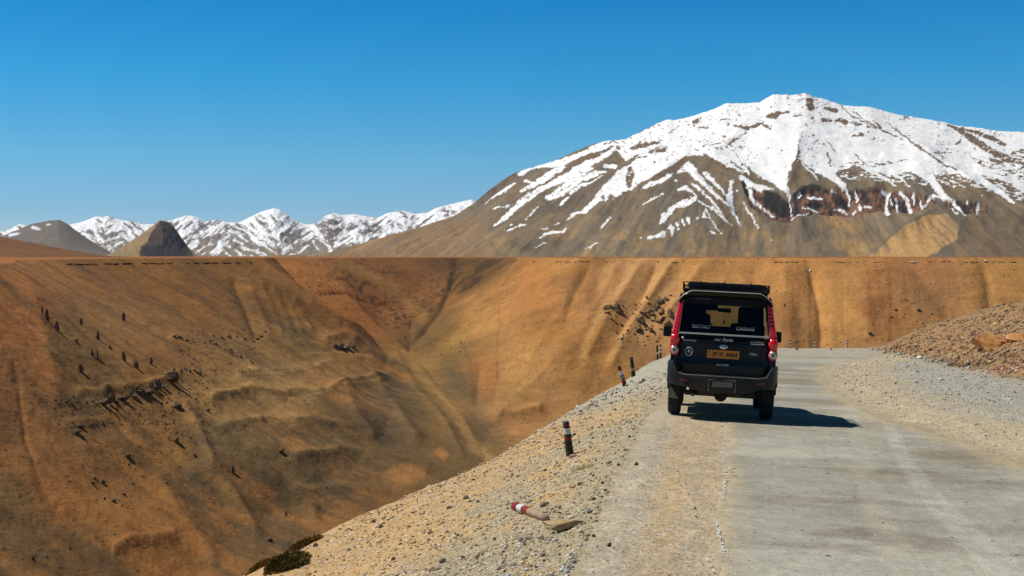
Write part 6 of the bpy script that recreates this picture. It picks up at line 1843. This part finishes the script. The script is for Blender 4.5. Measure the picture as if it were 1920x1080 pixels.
# ------------------------------------------------------------------ loose gravel
def pebbles(n, seed, vlo, vhi, ulo, uhi, fn, name, label, mat):
    r = np.random.default_rng(seed)
    v = r.uniform(vlo, vhi, n); u = r.uniform(ulo, uhi, n)
    y = 6240.0 / (v - 480.0)
    y = y * np.exp(r.normal(0, 0.03, n))
    x = (u - 960) / FPX * y * (1 + 0)
    z, e = near_full(x, y)
    keep, size, colr = fn(r, x, y, z, e, u, v)
    x, y, z, size, colr = x[keep], y[keep], z[keep], size[keep], colr[keep]
    rough = 1 - smooth_zone(x, y)
    mound = sstep(14.5, 16.5, x) * sstep(28, 36, y)
    z = z + rough * (0.035 * fbm(x * 1.7, y * 1.7, 3, 211) + 0.018 * fbm(x * 6, y * 6, 3, 212) + mound * 0.10 * ridged(x * 1.4, y * 1.4, 3, 213))
    z = z + np.where(rough < 0.3, 0.012, 0)
    T = [rock_geo(700 + i, 1, 6) for i in range(8)]
    nv = 12 if len(T[0][0]) == 12 else len(T[0][0])
    which = r.integers(0, 8, len(x))
    tv = np.stack([t[0] for t in T]); tf = np.array(T[0][1])
    V = tv[which] * (size[:, None, None] * r.uniform(0.65, 1.25, (len(x), 1, 3)) * np.array([1, 1, 0.75]))
    a = r.uniform(0, 6.28, len(x)); c, s_ = np.cos(a)[:, None], np.sin(a)[:, None]
    tl = r.normal(0, 0.4, len(x))[:, None]
    Vz = V[:, :, 2] * np.cos(tl) + V[:, :, 0] * np.sin(tl); Vx = V[:, :, 0] * np.cos(tl) - V[:, :, 2] * np.sin(tl)
    X = Vx * c - V[:, :, 1] * s_ + x[:, None]; Y = Vx * s_ + V[:, :, 1] * c + y[:, None]
    Z = Vz + z[:, None] + size[:, None] * 0.25
    P3 = np.stack([X, Y, Z], -1).reshape(-1, 3)
    F = (tf[None] + (np.arange(len(x)) * nv)[:, None, None]).reshape(-1, 3)
    cc = np.repeat(colr, nv, 0)
    me = mesh_np(name, P3, tris=F, col=cc, smooth=False)
    o = tag(add(name, me, mat), label, kind='stuff')
    return len(x)

def vmat(name, scale=40):
    m, n, l, bs = new_mat(name)
    at = n.new('ShaderNodeAttribute'); at.attribute_name = 'Col'
    l.new(at.outputs['Color'], bs.inputs['Base Color'])
    bs.inputs['Roughness'].default_value = 0.92; bs.inputs['Specular IOR Level'].default_value = 0.2
    return m
M['pebble'] = vmat('pebbles')

def shoulder_fn(r, x, y, z, e, u, v):
    p = x - ROAD_K * y
    n1 = fbm(x * 0.5, y * 0.35, 4, 201); n2 = fbm(x * 2.2, y * 1.6, 3, 202)
    rr = interp_pts(y, ROAD_R)
    dens = np.ones(len(x))
    dens *= np.where((p > -1.2) & (p < rr + 0.3), 0.10, 1.0)
    dens *= np.where((p > 0.1) & (p < rr), 0.16, 1.0)
    dens *= np.where((p > rr + 0.2), 0.55, 1.0)
    q = (x - 15.8) - (y - 50) * 0.12
    heap = (q > 0) & (y > 30)
    dens = np.where(heap, 1.0, dens)
    dens *= sstep(-0.9, 0.1, n2 + 0.3 * n1 + 0.3)
    clump = sstep(0.0, 0.4, n2)
    keep = (r.random(len(x)) < dens) & (e < 3.0)
    s = np.exp(r.normal(math.log(0.0084), 0.52, len(x))) * (1 + 0.35 * clump)
    s *= np.clip(y / 17, 0.85, 2.6)
    s = np.where(heap, s * 1.15, s)
    s = np.where((p > rr + 0.2) & ~heap, s * 0.62, s)
    s = np.where((p > -1.2) & (p < rr + 0.1), s * 0.55, s)
    s = np.clip(s, 0.004, 0.16)
    base = near_zone(x, y, e)
    lum = np.exp(r.normal(0.05, 0.30, len(x)))[:, None]
    grey = base.mean(-1, keepdims=True) * np.array([1.03, 1.0, 0.92])
    k = r.random(len(x))[:, None]
    c = lerp(base, grey, k * 0.8) * lum
    c = np.where((r.random(len(x)) < 0.07)[:, None], np.array([0.62, 0.59, 0.52]), c)
    c = np.where((r.random(len(x)) < 0.10)[:, None], np.array([0.10, 0.08, 0.06]), c)
    # bluish stones in the patch by the lower edge
    bl = (np.hypot((u - 900) / 220, (v - 1075) / 40) < 1) & (r.random(len(x)) < 0.55)
    c = np.where(bl[:, None], np.array([0.36, 0.37, 0.36]) * lum, c)
    s = np.where(bl, s * 1.15, s)
    return keep, s, np.clip(c, 0.03, 0.75)
print('pebbles', pebbles(52000, 1, 640, 1110, 380, 1960, shoulder_fn, 'gravel', 'loose gravel strewn over the shoulder, bank and road edges', M['pebble']))
print('pebbles', pebbles(12000, 2, 560, 720, 1560, 1960, lambda r, x, y, z, e, u, v: shoulder_fn(r, x, y, z, e, u, v), 'gravel', 'loose stones on the spoil heap and the apron below it', M['pebble']))
def heap_pebbles():
    r = np.random.default_rng(5)
    n = 13500
    x = r.uniform(14.8, 27, n); y = r.uniform(32, 60, n)
    z, e = near_full(x, y)
    u, v = project(x, y, z)
    q = (x - 15.8) - (y - 50) * 0.12
    k = (q > -0.3) & (u < 2250) & (e < 0.5)
    x, y, z, e, u, v = [a[k] for a in (x, y, z, e, u, v)]
    return x, y, z, e, u, v
_hp = heap_pebbles()
def pebbles_at(data, fn, name, label, seed):
    x, y, z, e, u, v = data
    r = np.random.default_rng(seed)
    s = np.clip(np.exp(r.normal(math.log(0.021), 0.6, len(x))), 0.015, 0.17)
    z = z + 0.10 * ridged(x * 1.4, y * 1.4, 3, 213) + 0.035 * fbm(x * 1.7, y * 1.7, 3, 211)
    base = near_zone(x, y, e); lum = np.exp(r.normal(0.0, 0.38, len(x)))[:, None]
    c = np.clip(lerp(base, base.mean(-1, keepdims=True) * np.array([1.03, 1, .92]), 0.35) * lum, 0.03, 0.7)
    T = [rock_geo(720 + i, 1, 6) for i in range(8)]; tv = np.stack([t[0] for t in T]); tf = np.array(T[0][1]); nv = tv.shape[1]
    V = tv[r.integers(0, 8, len(x))] * (s[:, None, None] * r.uniform(0.65, 1.25, (len(x), 1, 3)))
    a = r.uniform(0, 6.28, len(x)); c_, s_ = np.cos(a)[:, None], np.sin(a)[:, None]
    X = V[:, :, 0] * c_ - V[:, :, 1] * s_ + x[:, None]; Y = V[:, :, 0] * s_ + V[:, :, 1] * c_ + y[:, None]; Z = V[:, :, 2] + z[:, None] + s[:, None] * 0.25
    me = mesh_np(name, np.stack([X, Y, Z], -1).reshape(-1, 3), tris=(tf[None] + (np.arange(len(x)) * nv)[:, None, None]).reshape(-1, 3), col=np.repeat(c, nv, 0), smooth=False)
    tag(add(name, me, M['pebble']), label, kind='stuff')
pebbles_at(_hp, None, 'gravel', 'broken rock covering the spoil heap', 8)

# ------------------------------------------------------------------ plants
def leafy(name, label, cat, centre, axes, n, cols, seed, leaf=0.02, tilt=None, upright=0.4):
    """cushion plant: many small blades through a low domed volume, on its ground"""
    r = np.random.default_rng(seed)
    d = r.normal(size=(n, 3)); d /= np.linalg.norm(d, axis=1)[:, None]; d[:, 2] = np.abs(d[:, 2])
    rad = r.uniform(0.72, 1.0, n) * (1 + 0.18 * fbm(d[:, 0] * 3, d[:, 1] * 3, 3, seed))
    ax = np.array(axes)
    P = d[:, :1] * rad[:, None] * ax[0] + d[:, 1:2] * rad[:, None] * ax[1]
    x = centre[0] + P[:, 0]; y = centre[1] + P[:, 1]
    gz = near_full(x, y)[0] + 0.015
    base = np.stack([x, y, gz + d[:, 2] * rad * centre[3] - 0.02], -1)
    out = d * np.array([1, 1, 1.0]) + np.array([0, 0, upright]) + r.normal(0, 0.35, (n, 3))
    out /= np.linalg.norm(out, axis=1)[:, None]
    side = np.cross(out, r.normal(size=(n, 3))); side /= np.linalg.norm(side, axis=1)[:, None]
    L = leaf * r.uniform(0.6, 1.5, n)[:, None]
    a = base - side * L * 0.28; b = base + side * L * 0.28; c = base + out * L * 1.2 + side * L * 0.1; 
    V = np.stack([a, b, c], 1).reshape(-1, 3)
    cc = np.array(cols)[r.integers(0, len(cols), n)] * np.exp(r.normal(0, 0.2, n))[:, None]
    V = V - np.array([centre[0], centre[1], centre[2]])
    me = mesh_np('foliage', V, tris=np.arange(n * 3).reshape(-1, 3), col=np.repeat(cc, 3, 0), smooth=False)
    root = empty(name, (centre[0], centre[1], centre[2]))
    tag(root, label, cat, 'cushion plants on the bank')
    o = add('foliage', me, M['pebble'], root)
    o['kind'] = 'stuff'
    # woody cushion underneath
    m = MB()
    rows = []
    for k in range(6):
        el = k / 5 * math.pi / 2
        row = []
        for q in np.linspace(0, 2 * math.pi, 17)[:-1]:
            dx = math.cos(q) * math.cos(el); dy = math.sin(q) * math.cos(el)
            px = centre[0] + 0.8 * (dx * ax[0][0] + dy * ax[1][0]); py = centre[1] + 0.8 * (dx * ax[0][1] + dy * ax[1][1])
            gz_ = float(near_full(np.array([px]), np.array([py]))[0][0])
            row.append((px - centre[0], py - centre[1], gz_ - centre[2] - 0.03 + math.sin(el) * centre[3] * 0.8))
        rows.append(row)
    m.sheet(rows, close=True).build('stem_cushion', M['turf'], root, smooth=True)
    return root
p = hit(538, 1062, (6, 60))
RUST = [(0.22, 0.15, 0.04), (0.36, 0.18, 0.035), (0.13, 0.11, 0.03), (0.46, 0.24, 0.05), (0.09, 0.085, 0.03)]
GRN = [(0.10, 0.10, 0.03), (0.20, 0.15, 0.03), (0.07, 0.075, 0.025), (0.34, 0.17, 0.03), (0.05, 0.055, 0.02)]
leafy('cushion_shrub', 'round dark olive cushion shrub at the bottom of the bank', 'shrub', (p[0], p[1], p[2], 0.15), [np.array([0.25, 0.0]), np.array([0.05, 0.42])], 6500, GRN, 41, 0.021)
p = hit(572, 1026, (6, 60)); p2 = hit(495, 1066, (6, 60))
dirv = np.array([p[0] - p2[0], p[1] - p2[1]]); 
leafy('cushion_shrub', 'long rusty brown cushion shrub along the brow of the bank', 'shrub', (p[0] - 0.02, p[1], p[2], 0.11), [np.array([0.20, 0.35]), np.array([-0.07, 0.10])], 3800, RUST, 42, 0.02)
p = hit(512, 1060, (6, 60))
leafy('cushion_shrub', 'lower rusty cushion shrub left of the dark round one', 'shrub', (p[0] - 0.12, p[1], p[2], 0.11), [np.array([0.16, 0.3]), np.array([-0.08, 0.10])], 2600, RUST, 43, 0.02)

def tuft():
    p = hit(1092, 880, (6, 60)); r = np.random.default_rng(3)
    n = 260
    a = r.uniform(0, 6.28, n); rr = np.sqrt(r.random(n))
    x = rr * np.cos(a) * 0.13; y = rr * np.sin(a) * 0.12
    gz = near_full(x + p[0], y + p[1])[0] - p[2] + 0.005
    h = r.uniform(0.02, 0.06, n); dx = r.normal(0, 0.03, n) + x * 0.25; dy = r.normal(0, 0.03, n)
    w = 0.0028
    A = np.stack([x - w, y, gz], -1); B = np.stack([x + w, y, gz], -1); C = np.stack([x + dx, y + dy, gz + h], -1)
    cols = np.array([(0.58, 0.48, 0.20), (0.46, 0.40, 0.16), (0.62, 0.52, 0.28)])[r.integers(0, 3, n)]
    me = mesh_np('grass_tuft', np.stack([A, B, C], 1).reshape(-1, 3), tris=np.arange(3 * n).reshape(-1, 3), col=np.repeat(cols, 3, 0), smooth=False)
    tag(add('grass_tuft', me, M['pebble'], None, p), 'dry yellow grass tuft in the gravel below the largest bollard', 'grass tuft')
tuft()

# worn white edge line
def edge_line():
    r = random.Random(8); m = MB()
    for (u0, v0, u1, v1, n) in [(1356, 845, 1360, 900, 110), (1360, 900, 1356, 940, 90), (1341, 975, 1357, 1042, 110), (1352, 810, 1358, 845, 20), (1322, 1045, 1340, 1079, 20)]:
        for _ in range(n):
            t = r.random(); u = lerp(u0, u1, t) + r.gauss(0, 1.7); v = lerp(v0, v1, t)
            y = 6240 / (v - 480) ; x = (u - 960) / FPX * y
            s = r.uniform(0.004, 0.013)
            c = [(x + s * r.uniform(.5, 1.0) * math.cos(q), y + s * 2.2 * r.uniform(.5, 1.0) * math.sin(q)) for q in np.linspace(0, 6.28, 7)[:-1]]
            z = [float(near_h(np.array([a]), np.array([b]))[0]) + 0.0155 for a, b in c]
            zi = len(m.f) * 1.5e-5
            m.add([(a, b, zz + zi) for (a, b), zz in zip(c, z)], [tuple(range(6))])
    o = m.build('edge_line', pmat('worn_line_paint', (0.66, 0.66, 0.63), 0.8))
    tag(o, 'worn flakes of the white painted edge line', kind='stuff')
edge_line()


# ------------------------------------------------------------------ thin mountain air
def haze():
    m = MB().box((0, 0, (-140 + 960) / 2), (44000, 44000, 1100))
    mat = bpy.data.materials.new('thin_haze'); mat.use_nodes = True
    n = mat.node_tree.nodes; l = mat.node_tree.links; n.clear()
    o = n.new('ShaderNodeOutputMaterial'); pv = n.new('ShaderNodeVolumePrincipled')
    pv.inputs['Color'].default_value = (0.80, 0.90, 1.0, 1)
    pv.inputs['Density'].default_value = HAZE_DENSITY
    pv.inputs['Anisotropy'].default_value = 0.0
    l.new(pv.outputs[0], o.inputs['Volume'])
    ob = m.build('haze', mat)
    tag(ob, 'thin haze in the mountain air', kind='stuff')
HAZE_DENSITY = 1.2e-5
haze()
